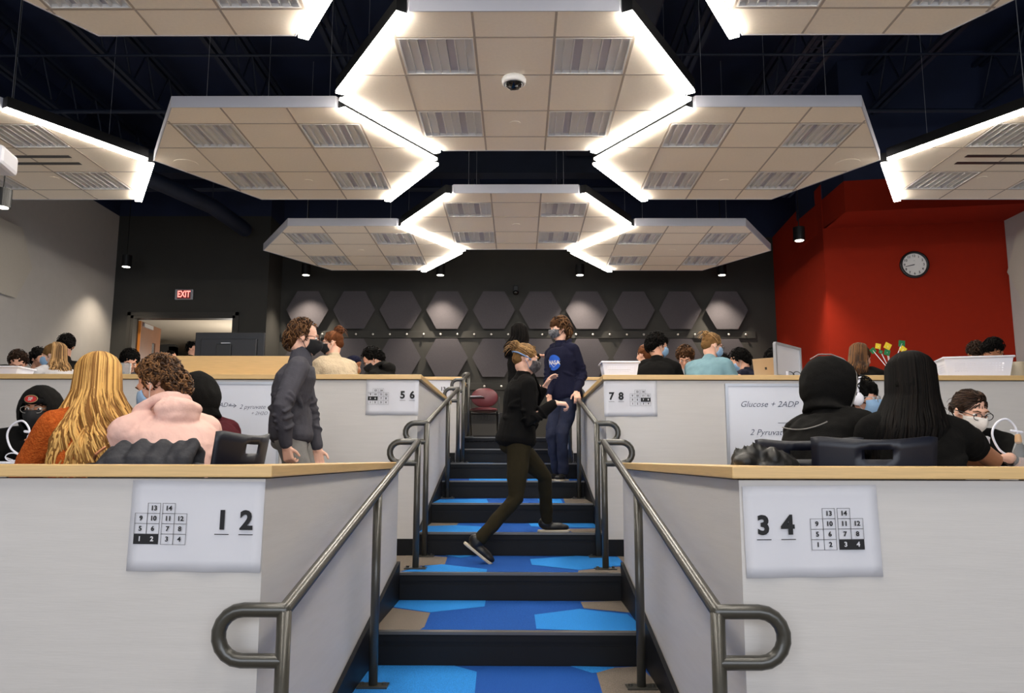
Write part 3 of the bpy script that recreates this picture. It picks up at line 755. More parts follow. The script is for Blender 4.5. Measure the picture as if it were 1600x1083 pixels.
def hand(g, b, i, style='relax', fd=None, palm=None):
    W = b.wr[i]; fd = V(fd).normalized() if fd is not None else (W-b.el[i]).normalized(); s_ = -1 if i == 0 else 1
    pn = V(palm) if palm is not None else (V((0,0,-1)) if abs(fd.z) < .8 else b.R*(-s_))
    pn = (pn-fd*pn.dot(fd)).normalized(); sd = fd.cross(pn)*(1 if i == 1 else -1)   # towards thumb
    k = b.sc; c = W+fd*.05*k
    g.tube([W-fd*.02,W+fd*.015*k],[.026*k,.025*k],8)
    for q in (-.026,-.009,.009,.026): g.tube([W+fd*.012*k+sd*q*k*.7, W+fd*.088*k+sd*q*k],[.0155*k,.0125*k],8)
    cu = {'relax':.55,'fist':1.45,'flat':.12,'grip':1.1,'point':.9}[style]
    for j, (q, ln) in enumerate(((.029,.070),(.010,.080),(-.010,.074),(-.028,.058))):
        c1 = cu*(.9+.12*j); c1 = .05 if style == 'point' and j == 0 else c1
        p0 = W+fd*.088*k+sd*q*k; d1 = fd*cos(c1*.55)+pn*sin(c1*.55)+sd*q*2.5; p1 = p0+d1.normalized()*ln*.45*k
        d2 = fd*cos(c1*1.25)+pn*sin(c1*1.25); p2 = p1+d2.normalized()*ln*.32*k
        d3 = fd*cos(c1*1.8)+pn*sin(c1*1.8); p3 = p2+d3.normalized()*ln*.25*k
        g.tube([p0,p1,p2,p3],[.0098*k,.009*k,.0082*k,.007*k],8)
    t0 = W+fd*.028*k+sd*.026*k; t1 = t0+(fd*.6+sd*.7+pn*.25).normalized()*.042*k; t2 = t1+(fd*.85+sd*.25+pn*.4).normalized()*.03*k
    g.tube([t0,t1,t2],[.0135*k,.0108*k,.009*k],8)
def skin(b, root, m, vox=.009, hst=('relax','relax'), fd=(None,None), palm=(None,None)):
    g = G(); torso(g, b, -.006)
    g.tube([b.S+b.up*.02,b.S.lerp(b.H,.5),b.H-b.hu*.055*b.sc-b.hf*.02*b.sc],[.066*b.sc,.054*b.sc,.055*b.sc],14)
    k = b.sc
    for i in (0,1):
        g.tube([b.sh[i],b.sh[i].lerp(b.el[i],.4),b.el[i],b.el[i].lerp(b.wr[i],.3),b.wr[i]],[.052*k,.045*k,.037*k,.039*k,.026*k],12)
        hand(g, b, i, hst[i], fd[i], palm[i])
        g.tube([b.hip[i],b.kn[i],b.kn[i].lerp(b.an[i],.35),b.an[i]],[.078*k,.052*k,.052*k,.034*k],12)
    M = b.M
    g.ell((0,-.012,.036),(.075,.094,.083),M,20,12); g.ell((0,.022,-.03),(.058,.066,.076),M,18,12); g.ell((0,.062,-.088),(.026,.024,.018),M,12,8)
    g.ell((0,.046,.0),(.062,.045,.055),M,16,10)
    q = lambda x,y,z: M@V((x,y,z))
    g.tube([q(0,.086,.018),q(0,.106,-.018)],[.008*k,.0125*k],8); g.ell((0,.1,-.024),(.017,.011,.009),M,10,6)
    g.tube([q(-.036,.078,.034),q(0,.086,.030),q(.036,.078,.034)],[.010*k]*3,8)
    g.ell((0,.084,-.052),(.024,.010,.0055),M,12,6); g.ell((0,.082,-.062),(.020,.010,.006),M,12,6)
    for s in (-1,1): g.ell((s*.076,-.006,-.004),(.009,.019,.031),M,10,8); g.ell((s*.044,.06,-.02),(.022,.026,.024),M,10,8)
    return g.build('body', m, root, vox=vox, sm=3 if vox < .007 else 2)
def face(b, root, eyes=True, brow=None):
    M = b.M
    if eyes:
        for s in (-1,1):
            g = G(); g.ell((s*.031,.078,.010),(.0135,.0115,.0085),M,14,8); g.mi = 1; g.ell((s*.031,.0885,.010),(.0055,.0025,.0055),M,10,6); g.build('eye', [M_eyew,M_iris], root, smooth=True)
    if brow:
        for s in (-1,1): G().tube([M@V((s*.014,.096,.030)),M@V((s*.032,.093,.036)),M@V((s*.05,.082,.030))],[.0028,.0035,.002],6).build('eyebrow', brow, root)
def mask(b, root, m, strap=None, white=None, label=None):
    g = G(); M = b.M; nu, nv = 16, 9; vs = []
    for j in range(nv):
        v = j/(nv-1); z = .006-.104*v
        for i in range(nu+1):
            u = -1+2*i/nu; a = u*1.32
            x = .075*sin(a)*(1-.26*v*v); y = .015+(.083+.018*sin(pi*min(1,v*1.15)))*cos(a)-.012*v*v
            y += .022*math.exp(-(u/.2)**2)*(1-v*.9)
            zz = z-(.012*(u*u))*(1-v)+.028*u*u*v
            vs.append(M@V((x,y+.006,zz)))
    g.add(vs, [(j*(nu+1)+i,j*(nu+1)+i+1,(j+1)*(nu+1)+i+1,(j+1)*(nu+1)+i) for j in range(nv-1) for i in range(nu)])
    o = g.build('face_mask', m, root, smooth=True, solid=.003)
    if label: o['label'] = label
    g = G(); st = strap or M_maskw
    for s in (-1,1):
        for z0 in (-.006,-.07): g.tube([M@V((s*.064,.032,z0)),M@V((s*.078,.006,z0*.5)),M@V((s*.084,-.016,-.0+z0*.2))],.0022,5)
    g.build('strap', st, o); return o
def glasses(b, root, m=None, lens=True):
    m = m or M_black; g = G(); M = b.M; q = lambda x,y,z: M@V((x,y,z))
    for s in (-1,1):
        pts = [q(s*.034+.025*cos(a),.108-.006*abs(cos(a)*.5+.5*s*0),.008+.019*sin(a)) for a in [2*pi*k/16 for k in range(17)]]
        g.tube(pts,.0022,6); g.tube([q(s*.058,.104,.014),q(s*.078,.06,.016),q(s*.083,-.01,.008)],.0022,6)
    g.tube([q(-.010,.110,.012),q(.010,.110,.012)],.0022,6)
    return g.build('glasses', m, root, smooth=True)
def top(b, root, m, name='shirt', sleeve=1., inf=.014, t0=-.12, vox=.009, hood=False, disp=.012, dsc=.07, collar=True, flare=0, cuff=None, loose=1., sm=4, folds=0, fseed=3):
    g = G(); torso(g, b, inf, t0, 1.03, flare=flare, wid=1.03); k = b.sc
    if folds:
        rg = random.Random(fseed); L_ = (b.S-b.P).length
        for _ in range(folds):
            t_ = rg.uniform(.0,.85); a0 = rg.uniform(0,2*pi); sl = rg.uniform(-.35,.35); w_ = rg.uniform(.35,.8); pts = []
            for j in range(7):
                f = j/6-.5; t2 = t_+sl*f; c_ = b.P+b.up*(L_*t2)-b.N*(b.arch*sin(pi*max(0,min(1,t2)))); a_ = a0+w_*f
                hw = (.142+.035*t2)*k+inf; hd = .108*k+inf; pts.append(c_+b.R*(hw*cos(a_))+b.N*(hd*sin(a_)))
            g.tube(pts,[.004,.012,.017,.018,.016,.011,.004],8)
        for i in (0,1):
            for f0 in ((.72,.88,1.12,1.3,1.5) if sleeve >= .99 else (.12,.25)):
                A_, E_, W_ = b.sh[i], b.el[i], b.wr[i]; c_ = A_.lerp(E_,f0) if f0 <= 1 else E_.lerp(W_,f0-1); ax_ = ((E_-A_) if f0 <= 1 else (W_-E_)).normalized()
                ax_ = (ax_+V((rg.uniform(-.3,.3),rg.uniform(-.3,.3),rg.uniform(-.3,.3)))).normalized(); u_ = ax_.orthogonal().normalized(); v_ = ax_.cross(u_); rr_ = (.056-.012*max(0,f0-1))*k*loose
                g.tube([c_+u_*(rr_*cos(q_))+v_*(rr_*sin(q_)) for q_ in [2*pi*j/14*.8 for j in range(15)]],.010,7)
    for i in (0,1):
        A, E, W = b.sh[i], b.el[i], b.wr[i]
        g.tube([b.S.lerp(A,.55)+b.up*.012,A],[.075*k,.064*k*loose],12)
        if sleeve >= .99: g.tube([A,A.lerp(E,.5),E,E.lerp(W,.5),E.lerp(W,.93)],[.064*k*loose,.059*k*loose,.052*k*loose,.047*k*loose,.038*k*loose],12)
        else: g.tube([A,A.lerp(E,sleeve*2*.5),A.lerp(E,min(1,sleeve*2))],[.064*k*loose,.062*k*loose,.058*k*loose],12)
    if collar:
        g.tube([b.S+b.up*.03,b.S.lerp(b.H,.30)],[.082*k,.066*k],14)
    if hood:   # hood lying down behind the neck
        c = b.S+b.up*.045
        pts = [c+b.R*(.118*cos(a))*k+b.N*(-.135*sin(a)+.03)*k+b.up*(.012+.035*sin(a))*k for a in [pi*j/14 for j in range(15)]]
        g.tube(pts,[.018*k]+[.024*k]*13+[.018*k],10)
        for q_, (w_, d_, h_) in enumerate(((.112,.050,.050),(.100,.046,.075),(.078,.036,.095))):
            g.ell((0,0,0),(w_*k,d_*k,.05*k),Matrix.Translation(c-b.N*(.125-.006*q_)*k-b.up*(h_-.03)*k)@Matrix((b.R,b.N,b.up)).transposed().to_4x4())
    return g.build(name, m, root, vox=vox, sm=sm, disp=disp, dscale=dsc)
def pants(b, root, m, vox=.011, disp=.012, name='trousers', taper=1.):
    g = G(); k = b.sc; torso(g, b, .010, -.25, .25)
    for i in (0,1):
        g.tube([b.hip[i],b.hip[i].lerp(b.kn[i],.5),b.kn[i],b.kn[i].lerp(b.an[i],.5),b.an[i].lerp(b.kn[i],.04)],[.098*k,.086*k,.068*k*taper,.061*k*taper,.056*k*taper],14)
    g.ell(b.P-V((0,0,.05)),(.13*k,.11*k,.09*k))
    return g.build(name, m, root, vox=vox, sm=4, disp=disp, dscale=.09)
def shoe(b, root, i, fwd=None, m=None, pitch=0):
    f = V(fwd).normalized() if fwd is not None else b.F; a = b.an[i]; k = b.sc
    r = f.cross(V((0,0,1))).normalized(); u = r.cross(f)
    q = Matrix.Rotation(radians(pitch), 3, r); f = q@f; u = q@u
    T = Matrix.Translation(a-u*.045)@Matrix((r,f,u)).transposed().to_4x4()
    g = G(); g.ell((0,-.02,.03),(.040*k,.055*k,.05*k),T); g.ell((0,.07,.0),(.044*k,.10*k,.036*k),T); g.ell((0,.13,-.004),(.042*k,.055*k,.028*k),T); g.tube([a-u*.03,a+u*.02],.044*k,12)
    o = g.build('shoe', m or M_shoe, root, vox=.007, sm=3)
    poly = [(.036,-.07),(.042,-.02),(.040,.05),(.047,.12),(.036,.175),(.0,.195),(-.036,.175),(-.047,.12),(-.040,.05),(-.042,-.02),(-.036,-.07),(0,-.082)]
    s = G(); s.prism([(x*k,y*k) for x,y in poly], -.042, -.022); s.xf(T); s.build('sole', M_sole, o, bevel=.005)
    return o
# ---- hair
def smooth_pts(P, n=6):
    P = [V(p) for p in P]; out = []
    for i in range(len(P)-1):
        a, b_, c, d = P[max(i-1,0)], P[i], P[i+1], P[min(i+2,len(P)-1)]
        for k in range(n):
            t = k/n; out.append(.5*((2*b_)+(c-a)*t+(2*a-5*b_+4*c-d)*t*t+(3*b_-a-3*c+d)*t**3))
    return out+[P[-1]]
def rnd(a, b): return random.uniform(a, b)
def tufts(g, b, n, L=.05, r=.004, c=(0,-.015,.045), e=(.086,.104,.092), zmin=-.3, face=.35, curl=.0, seed=1):
    rg = random.Random(seed); M = b.M
    for _ in range(n):
        while True:
            z = rg.uniform(zmin,1); a = rg.uniform(0,2*pi); q = sqrt(max(0,1-z*z)); d = V((q*cos(a),q*sin(a),z))
            if d.y > face and d.z < .55: continue
            break
        LL = L*(.35 if d.y > .25 else 1)
        p = V((c[0]+d.x*e[0],c[1]+d.y*e[1],c[2]+d.z*e[2])); t = V((rg.uniform(-1,1),rg.uniform(-1,1),-.7)); t -= d*t.dot(d); t.normalize()
        s2 = d.cross(t); pts = []; ph = rg.uniform(0,6)
        for j in range(5):
            f = j/4; w = curl*sin(ph+f*7); pts.append(M@(p+t*(LL*f)+d*(.004+.010*sin(f*pi)-.006*f+curl*.6*cos(ph+f*7))+s2*w))
        g.tube(pts,[r*b.sc*x for x in (.8,1,1,.7,.25)],5,ends=False)
def hair_short(b, root, m, n=160, disp=.018, L=.045, curl=0, low=.0, vol=0, seed=1, fringe=False, r=.004):
    g = G(); M = b.M
    g.ell((0,-.022,.048),(.084+vol,.098+vol,.088+vol),M); g.ell((0,-.062-low*.3,.0-low),(.070+vol,.055+vol,.075+vol),M)
    for s in (-1,1): g.ell((s*.070,-.012,.028),(.016+vol,.042,.044),M)
    if fringe: g.ell((0,.052,.078),(.066,.045,.038),M); g.ell((0,.078,.055),(.058,.022,.032),M)
    h = g.build('hair', HB.get(m.name, m), root, vox=.007, sm=2, disp=disp, dscale=.025)
    g = G(); tufts(g, b, n, L, r, e=(.084+vol,.1+vol,.092+vol), curl=curl, seed=seed, zmin=-.55)
    tufts(g, b, n//2, L, r, c=(0,-.064-low*.3,.0-low), e=(.073+vol,.058+vol,.078+vol), zmin=-.9, face=-.1, curl=curl, seed=seed+1)
    g.build('strands', m, h, smooth=True); return h
def hair_bun(b, root, m, bun=(0,-.115,.075), rb=.042, seed=1, wisps=8):
    g = G(); M = b.M
    g.ell((0,-.018,.044),(.080,.096,.083),M); g.ell((0,-.06,.0),(.062,.05,.06),M)
    for s in (-1,1): g.ell((s*.068,.0,.03),(.012,.04,.035),M)
    g.ell(bun,(rb,rb,rb),M)
    h = g.build('hair', HB.get(m.name, m), root, vox=.006, sm=2, disp=.008, dscale=.02)
    g = G(); rg = random.Random(seed); bb = V(bun)
    for _ in range(330):   # combed back strands
        a = rg.uniform(-1.5,1.5); z0 = rg.uniform(-.3,1); d = V((sin(a)*sqrt(1-z0*z0*.8)*.082,cos(a)*.06+.0,.045+z0*.075))
        pts = []
        for j in range(6):
            f = j/5; p = d.lerp(bb,f); q = p-V((0,-.018,.044)); e = V((q.x/.083,q.y/.099,q.z/.086))
            if e.length < 1: q = V((e.x/e.length*.083,e.y/e.length*.099,e.z/e.length*.086)); p = V((0,-.018,.044))+q
            pts.append(M@p)
        g.tube(pts,[.0014,.0022,.0022,.0022,.0018,.001],5,ends=False)
    for _ in range(90):
        c = V((rg.gauss(0,1),rg.gauss(0,1),rg.gauss(0,1))).normalized(); u = c.orthogonal().normalized(); w = c.cross(u); rr = rb*rg.uniform(.75,1.15); a0 = rg.uniform(0,6)
        g.tube([M@(bb+u*(rr*cos(a0+j*.5))+w*(rr*sin(a0+j*.5))+c*rr*.25) for j in range(7)],[.001,.0022,.0026,.0026,.0022,.0018,.0008],5,ends=False)
    for _ in range(wisps):
        p = bb+V((rg.uniform(-.03,.03),rg.uniform(-.03,0),rg.uniform(-.03,.03))); d = V((rg.uniform(-.5,.5),-1,rg.uniform(-.6,.5)))
        g.tube([M@p,M@(p+d*.03),M@(p+d*.05+V((0,0,-.02))),M@(p+d*.06+V((0,0,-.045)))],[.002,.0018,.0014,.0008],4,ends=False)
    g.build('strands', m, h, smooth=True); return h
def hair_long(b, root, m, length=.45, n=520, wave=.012, spread=1.0, seed=3, back=.14, amax=2.1, base=True, r=.0055, fw=1.0, drift=0):
    """long hair: follows skull, then falls along world Z in a curtain behind and beside the body"""
    rg = random.Random(seed); M = b.M; H = b.H; k = b.sc
    hb = -b.hf; hb = V((hb.x,hb.y,0)).normalized(); hr = V((b.hr.x,b.hr.y,0)).normalized(); dn = V((0,0,-1))
    bn = -b.N; bn = V((bn.x,bn.y,0)).normalized()
    def curtain(a, t, out=0.):
        # a: azimuth round head (0 = back), t: 0..1 down the hang
        rad_x = (.094+.045*min(1,t*2.5)*spread)*(1+out); rad_y = (.116+.02*t)*(1+out)
        c = H+dn*(.03+length*t)+hr*(drift*min(1,t*1.6))
        sh = bn*(back*min(1,t*2.2)**1.3)*(1-.25*t)
        return c+hr*(sin(a)*rad_x)+hb*(cos(a)*rad_y)*fw+sh
    g = G()
    g.ell((0,-.015,.045),(.086,.103,.090),M,20,12); g.ell((0,-.05,.0),(.084,.075,.09),M)
    if base:
        rings = []
        for j in range(9):
            t = j/8*.93; rg_ = []
            for i in range(20):
                a = -amax*.82+(2*amax*.82)*i/19; rg_.append(curtain(a,t,-.05-.35*max(0,t-.7)))
            inner = [p.lerp(H+dn*(.03+length*t)+hr*(drift*min(1,t*1.6))+bn*(back*min(1,t*2.2)**1.3)*(1-.25*t), .55) for p in rg_[::-1]]
            rings.append(rg_+inner)
        g.loft(rings)
    h = g.build('hair', HB.get(m.name, m), root, vox=.008, sm=3, disp=.012, dscale=.035)
    g = G()
    for _ in range(n):
        a = rg.uniform(-1,1); a = amax*(abs(a)**.85)*(1 if a > 0 else -1); o = rg.uniform(-.02,.10); ph = rg.uniform(0,2*pi); fr = rg.uniform(9,14)
        tl = rg.uniform(.72,1.02); pts = []; cl = round(a/.22)*.22
        for j in range(4):    # over the skull
            f = j/4; z = cos((.15+.85*f)*pi/2); q = sin((.15+.85*f)*pi/2)
            pts.append(M@V((sin(a)*q*.096*(1+o*.5),-.02-cos(a)*q*.116*(1+o*.5),.045+z*.100)))
        nn = 13
        for j in range(nn):
            t = j/(nn-1)*tl; aa = a+(cl-a)*.5*t
            p = curtain(aa, t, o); w = wave*min(1,t*3)
            p += hr*(w*sin(cl*7+fr*t+ph*.18))+hb*(w*.8*cos(cl*5+fr*t+ph*.2))
            pts.append(p)
        rr = [r*k*x for x in [.5,.8,1,1]+[1]*(nn-4)+[.9,.75,.5,.2]]
        g.tube(pts, rr, 5, ends=False)
    g.build('strands', m, h, smooth=True); return h
def hood_up(b, root, m, stitch=None, vox=.008, big=1.):
    M = b.M; g = G(); prof = [(.088,.080,.112,-.02),(.070,.096,.128,-.012),(.03,.106,.138,-.004),(-.03,.112,.140,0),(-.09,.104,.128,-.005),(-.125,.078,.098,-.01),(-.145,.04,.05,-.01)]
    out = []; 
    for y,rx,rz,cz in prof: out.append([M@V((rx*big*cos(a),y,cz+rz*big*sin(a)*(1.0 if sin(a) > 0 else 1.05))) for a in [2*pi*j/24 for j in range(24)]])
    inn = [[M@V(((rx-.016)*big*cos(a),y+(.004 if k else 0),cz+(rz-.016)*big*sin(a))) for a in [2*pi*j/24 for j in range(24)]] for k,(y,rx,rz,cz) in enumerate(prof[:5])]
    g.loft(inn[::-1]+out, cap=True)
    c = b.S+b.up*.04; nb = b.H-b.hu*.10*b.sc-b.hf*.03
    ring2 = [[nb.lerp(c,t)+b.R*(w*cos(a))+b.N*(d*sin(a)) for a in [2*pi*j/20 for j in range(20)]] for t,w,d in ((0,.075,.085),(.5,.10,.10),(1,.13,.11))]
    g.loft(ring2)
    h = g.build('hood', m, root, vox=vox, sm=3, disp=.008, dscale=.06)
    if stitch:
        y,rx,rz,cz = prof[0]
        g = G(); g.tube([M@V(((rx+.012)*big*cos(a),y-.012,cz+(rz+.010)*big*sin(a)*(1.0 if sin(a) > 0 else 1.05))) for a in [radians(-60)+radians(300)*j/30 for j in range(31)]],.0028,6)
        g.tube([M@V((0.0,y_,cz_+rz_*big+.006)) for y_,rx_,rz_,cz_ in prof[:6]],.0026,6)
        g.build('stitching', stitch, h, smooth=True)
    return h
def person(label, b, sk, group=None, **k):
    base = V((b.P.x,b.P.y,b.floor)); root = thing('person', label, 'person', base, world=True, group=group)
    skin(b, root, SK[sk], **k); return root
M_orange_k = fabric('rust orange wool', (172,74,26), rgb2=(204,104,44), ns=90, bump=1.0, bs=130)
M_pink = fabric('pale pink fleece', (224,184,173), .04, bump=.6, bs=22)
M_blackf = fabric('black fleece', (21,20,19)); M_blackt = fabric('black cotton', (17,16,15)); M_blackb = fabric('black wool blazer', (15,14,14))
M_char = fabric('charcoal jersey', (74,73,80), .08, bump=1.0, bs=14); M_navyh = fabric('navy fleece', (26,27,46), .08); M_maroon = fabric('maroon fleece', (74,26,34))
M_teal = fabric('teal fleece', (116,148,158)); M_cr = fabric('cream cable knit', (190,172,146), bump=1., bs=55); M_wh = fabric('white fleece', (205,202,204)); M_red = fabric('red cotton', (120,24,28)); M_lime = fabric('lime cotton', (160,176,40)); M_puff = fabric('navy puffer', (30,32,46)); M_stitch = mat('light grey thread', (140,136,132), .8)
F1 = FL1; F2 = FL2
# --- front left group
# A: black hood, beanie
hd = atY(62,640,4.55)
b = pose(hd, 172, F1, hyaw=172, hpitch=-8, sc=.98, sw=.20, pelvis=(hd.x-.06, hd.y+.16, F1+.50), hands=((hd.x+.25,hd.y-.30,F1+.80),(hd.x-.15,hd.y-.32,F1+.80)))
r = person('seated person in black hood and beanie with red oval emblem, glasses, black mask', b, 'tan', vox=.008)
face(b, r, brow=H_black); glasses(b, r, mat('thin silver wire', (150,146,140), .3, metal=.6)); mask(b, r, M_maskk, M_maskk)
top(b, r, M_blackf, 'hoodie', inf=.03, loose=1.15); hood_up(b, r, M_blackf, big=1.04); pants(b, r, M_blackt)
g = G(); M = b.M; g.ell((0,-.01,.062),(.082,.104,.085),M); g.tube([M@V((.083*sin(a),-.01+.106*cos(a),.055)) for a in [radians(x) for x in range(-100,101,10)]],.017,10)
bn = g.build('beanie', fabric('black rib knit', (18,18,19)), r, vox=.006, sm=2)
g = G()
def oval(g, rx, rz, y, mi, c=(0,.112,.070), til=.35):
    g.mi = mi; g.add([M@V((rx*cos(a), c[1]+y-.35*rx*rx*cos(a)**2*10-rz*sin(a)*til, c[2]+rz*sin(a))) for a in [2*pi*j/28 for j in range(28)]], [tuple(range(27,-1,-1))])
oval(g,.036,.022,.004,0); oval(g,.0335,.0195,.0052,1); oval(g,.031,.0175,.0064,2)
em = g.build('emblem', [mat('gold thread',(190,160,110),.6),M_blackt,mat('crimson patch',(178,30,34),.7)], bn)
vs, fs = text_geo('SF', .026, .0012); g = G(); g.add([M@V((-v.x, .1215-v.y*.35, .070+v.y)) for v in vs], fs); g.build('letters', M_maskw, em)
# B: blonde in orange sweater, back to camera
hd = atY(152,600,3.62)
b = pose(hd, -42, F1, hyaw=-35, hpitch=-16, sc=.98, sw=.155, pelvis=(hd.x+.05, hd.y-.12, F1+.50), hands=((hd.x-.20,hd.y+.16,F1+.77),(hd.x-.12,hd.y+.32,F1+.78)), elb=(V((-.8,-.3,-1)),None))
r = person('seated woman with very long wavy golden blond hair and rust orange sweater, back turned', b, 'light')
top(b, r, M_orange_k, 'sweater', inf=.022, loose=1.15, disp=.016); pants(b, r, M_jean); hair_long(b, r, H_blond, .49, 1600, .024, 1.5, back=.12, r=.0046)
# C: curly hair pink hoodie
hd = atY(250,603,3.66)
b = pose(hd, -48, F1, hyaw=-76, hpitch=-26, sc=1.04, sw=.175, pelvis=(hd.x+.20, hd.y-.14, F1+.48), hands=((hd.x-.30,hd.y+.16,F1+.78),(hd.x-.10,hd.y+.34,F1+.78)), arch=.05)
r = person('seated person with curly brown hair, pale pink hoodie and blue mask, looking down left', b, 'light', vox=.008)
face(b, r, brow=H_brown); mask(b, r, M_maskb); top(b, r, M_pink, 'hoodie', inf=.026, loose=1.15, hood=True, disp=.014, dsc=.08, folds=26, sm=3, vox=.0075); pants(b, r, M_jean)
hair_short(b, r, H_brown, 520, .024, .04, curl=.006, vol=-.006, seed=4, r=.0042, low=.03)
# D: maroon behind
hd = atY(303,620,4.5)
b = pose(hd, -60, F1, hyaw=-70, hpitch=-25, sc=1., pelvis=(hd.x+.20, hd.y-.02, F1+.50))
r = person('seated person in maroon hoodie with black hood up, behind the pink hoodie', b, 'tan')
top(b, r, M_maroon, 'hoodie', inf=.028, loose=1.15); hood_up(b, r, M_blackf); pants(b, r, M_jean)
# E: standing man in charcoal top
hd = atY(474,529,5.25)
b = pose(hd, 78, F1, 'stand', sc=1., hyaw=74, hpitch=-10, sw=.185, pelvis=(hd.x-.06, hd.y+.02, F1+.93), hands=((hd.x+.07,hd.y+.20,F1+.835),(hd.x-.02,hd.y-.22,F1+.845)), elb=(V((-.3,1,0)),V((-.3,-1,0))), feet=((hd.x-.0,hd.y+.12,F1+.09),(hd.x-.08,hd.y-.1,F1+.09)))
r = person('standing man in charcoal quarter-zip top, glasses and black mask, looking right', b, 'pale', vox=.0055, fd=((.15,0,-1),(.2,0,-1)), palm=((.2,-1,0),(.3,1,0)), hst=('relax','fist'))
face(b, r, brow=H_brown); glasses(b, r, mat('brown glasses frame', (70,40,34), .3)); mask(b, r, M_maskk, M_maskk)
top(b, r, M_char, 'quarter_zip_top', inf=.022, vox=.007, t0=-.17, loose=1.12, disp=.012, dsc=.12, folds=18, sm=4); pants(b, r, M_gry, disp=.025); shoe(b, r, 0); shoe(b, r, 1)
g = G(); g.tube([b.S+b.up*.0,b.S.lerp(b.H,.5)],[.085,.068],14); g.build('collar', M_char, r, vox=.006)
hair_short(b, r, H_brown, 420, .010, .04, curl=.001, vol=-.006, low=.02, seed=9, fringe=False, r=.003)
# --- front right group
# F: black hoodie with contrast stitching
hd = atY(1300,600,3.78)
b = pose(hd, 58, F1, hyaw=84, hpitch=-14, sc=1.02, sw=.155, pelvis=(hd.x-.14, hd.y-.14, F1+.50), hands=((hd.x+.10,hd.y+.36,F1+.78),(hd.x+.26,hd.y+.06,F1+.78)), arch=.05)
r = person('seated person with black hood up, pale contrast stitching, back turned, front right', b, 'light')
top(b, r, M_blackf, 'hoodie', inf=.030, loose=1.2, disp=.018, folds=14); hood_up(b, r, M_blackf, M_stitch, big=.93); pants(b, r, M_jean)
g = G()
A, E_ = b.sh[1], b.el[1]; ax = (E_-A).normalized(); u = ax.orthogonal().normalized(); w_ = ax.cross(u)
g.tube([A+ax*.02+(u*cos(t)+w_*sin(t))*.092 for t in [2*pi*j/24 for j in range(25)]],.0028,6)
c = b.S; g.tube([c+b.R*x-b.N*(.172-.3*x*x)+b.up*(-.09+1.6*x*x) for x in [-.12+.02*j for j in range(13)]],.0028,6)
g.build('stitching', M_stitch, r, smooth=True)
# G: long black hair, black tee
hd = atY(1424,605,3.40)
b = pose(hd, 10, F1, hyaw=22, hpitch=-14, sc=1.02, sw=.16, EL=(None,atY(1553,719,3.5)), pelvis=(hd.x-.06, hd.y-.12, F1+.50), hands=((hd.x+.02,hd.y+.38,F1+.78),atY(1482,716,3.66)), elb=(None,V((1,-.25,-.6))))
r = person('seated woman with long straight black hair and black T-shirt, bare forearm on the table', b, 'tan', vox=.0065, fd=(None,(-1,.2,0)))
top(b, r, M_blackt, 't_shirt', sleeve=.2, inf=.016, loose=1.15, folds=12); pants(b, r, M_jean); hair_long(b, r, H_black, .34, 1100, .003, .75, drift=-.055, back=.10, r=.0045)
# H: boy with glasses, blue mask between them
hd = atY(1344,625,4.7)
b = pose(hd, 140, F1, hyaw=122, hpitch=-4, sc=.97, pelvis=(hd.x-.12, hd.y+.14, F1+.50), hands=((hd.x+.22,hd.y-.18,F1+.78),(hd.x+.05,hd.y-.3,F1+.78)))
r = person('seated boy with dark hair, glasses, headphones and blue mask, behind the hooded person', b, 'light', vox=.008)
face(b, r, brow=H_black); glasses(b, r, M_alu); mask(b, r, M_maskb); top(b, r, M_blackf, 'hoodie', inf=.02); pants(b, r, M_jean); hair_short(b, r, H_black, 300, .012, .06, vol=.004, seed=12, fringe=True, r=.003)
g = G(); g.tube([b.M@V((.088*cos(a),-.0,.04+.098*sin(a))) for a in [pi*j/12 for j in range(13)]],.008,8)
for s in (-1,1): g.ell((s*.085,0,-.0),(.02,.036,.042),b.M)
g.build('headphones', M_wplast, r, smooth=True)
# I: woman with glasses, white mask
hd = atY(1515,644,4.3)
b = pose(hd, 188, F1, hyaw=170, hpitch=-22, sc=.97, sw=.18, pelvis=(hd.x+.06, hd.y+.20, F1+.50), hands=((hd.x-.02,hd.y-.34,F1+.775),(hd.x-.28,hd.y-.28,F1+.775)), elb=(V((1,.1,-.8)),V((-1,.1,-.8))))
r = person('seated woman with tied-back brown hair, dark glasses, white mask and black cardigan', b, 'pale', vox=.0065, fd=((-1,-.3,0),(.6,-.6,0)))
face(b, r, brow=H_brown); glasses(b, r); mask(b, r, M_maskw); top(b, r, M_blackf, 'cardigan', sleeve=.49, inf=.022, loose=1.2); pants(b, r, M_jean)
hair_bun(b, r, H_dkbr, (0,-.115,-.01), .032, seed=31, wisps=3)
g = G(); W = b.wr[0].lerp(b.el[0],.12); d = (b.wr[0]-b.el[0]).normalized(); g.tube([W-d*.01,W+d*.01],.034,16,ends=False); g.build('watch', M_black, r)
g = G()
for i in range(16):
    f = i/15; g.tube([b.S+b.up*.06-b.R*.05+b.N*.115-b.up*.35*f, b.S+b.up*.06+b.R*.05+b.N*.115-b.up*.35*f],.012,5)
g.build('white_top', M_wh, r, vox=.008)
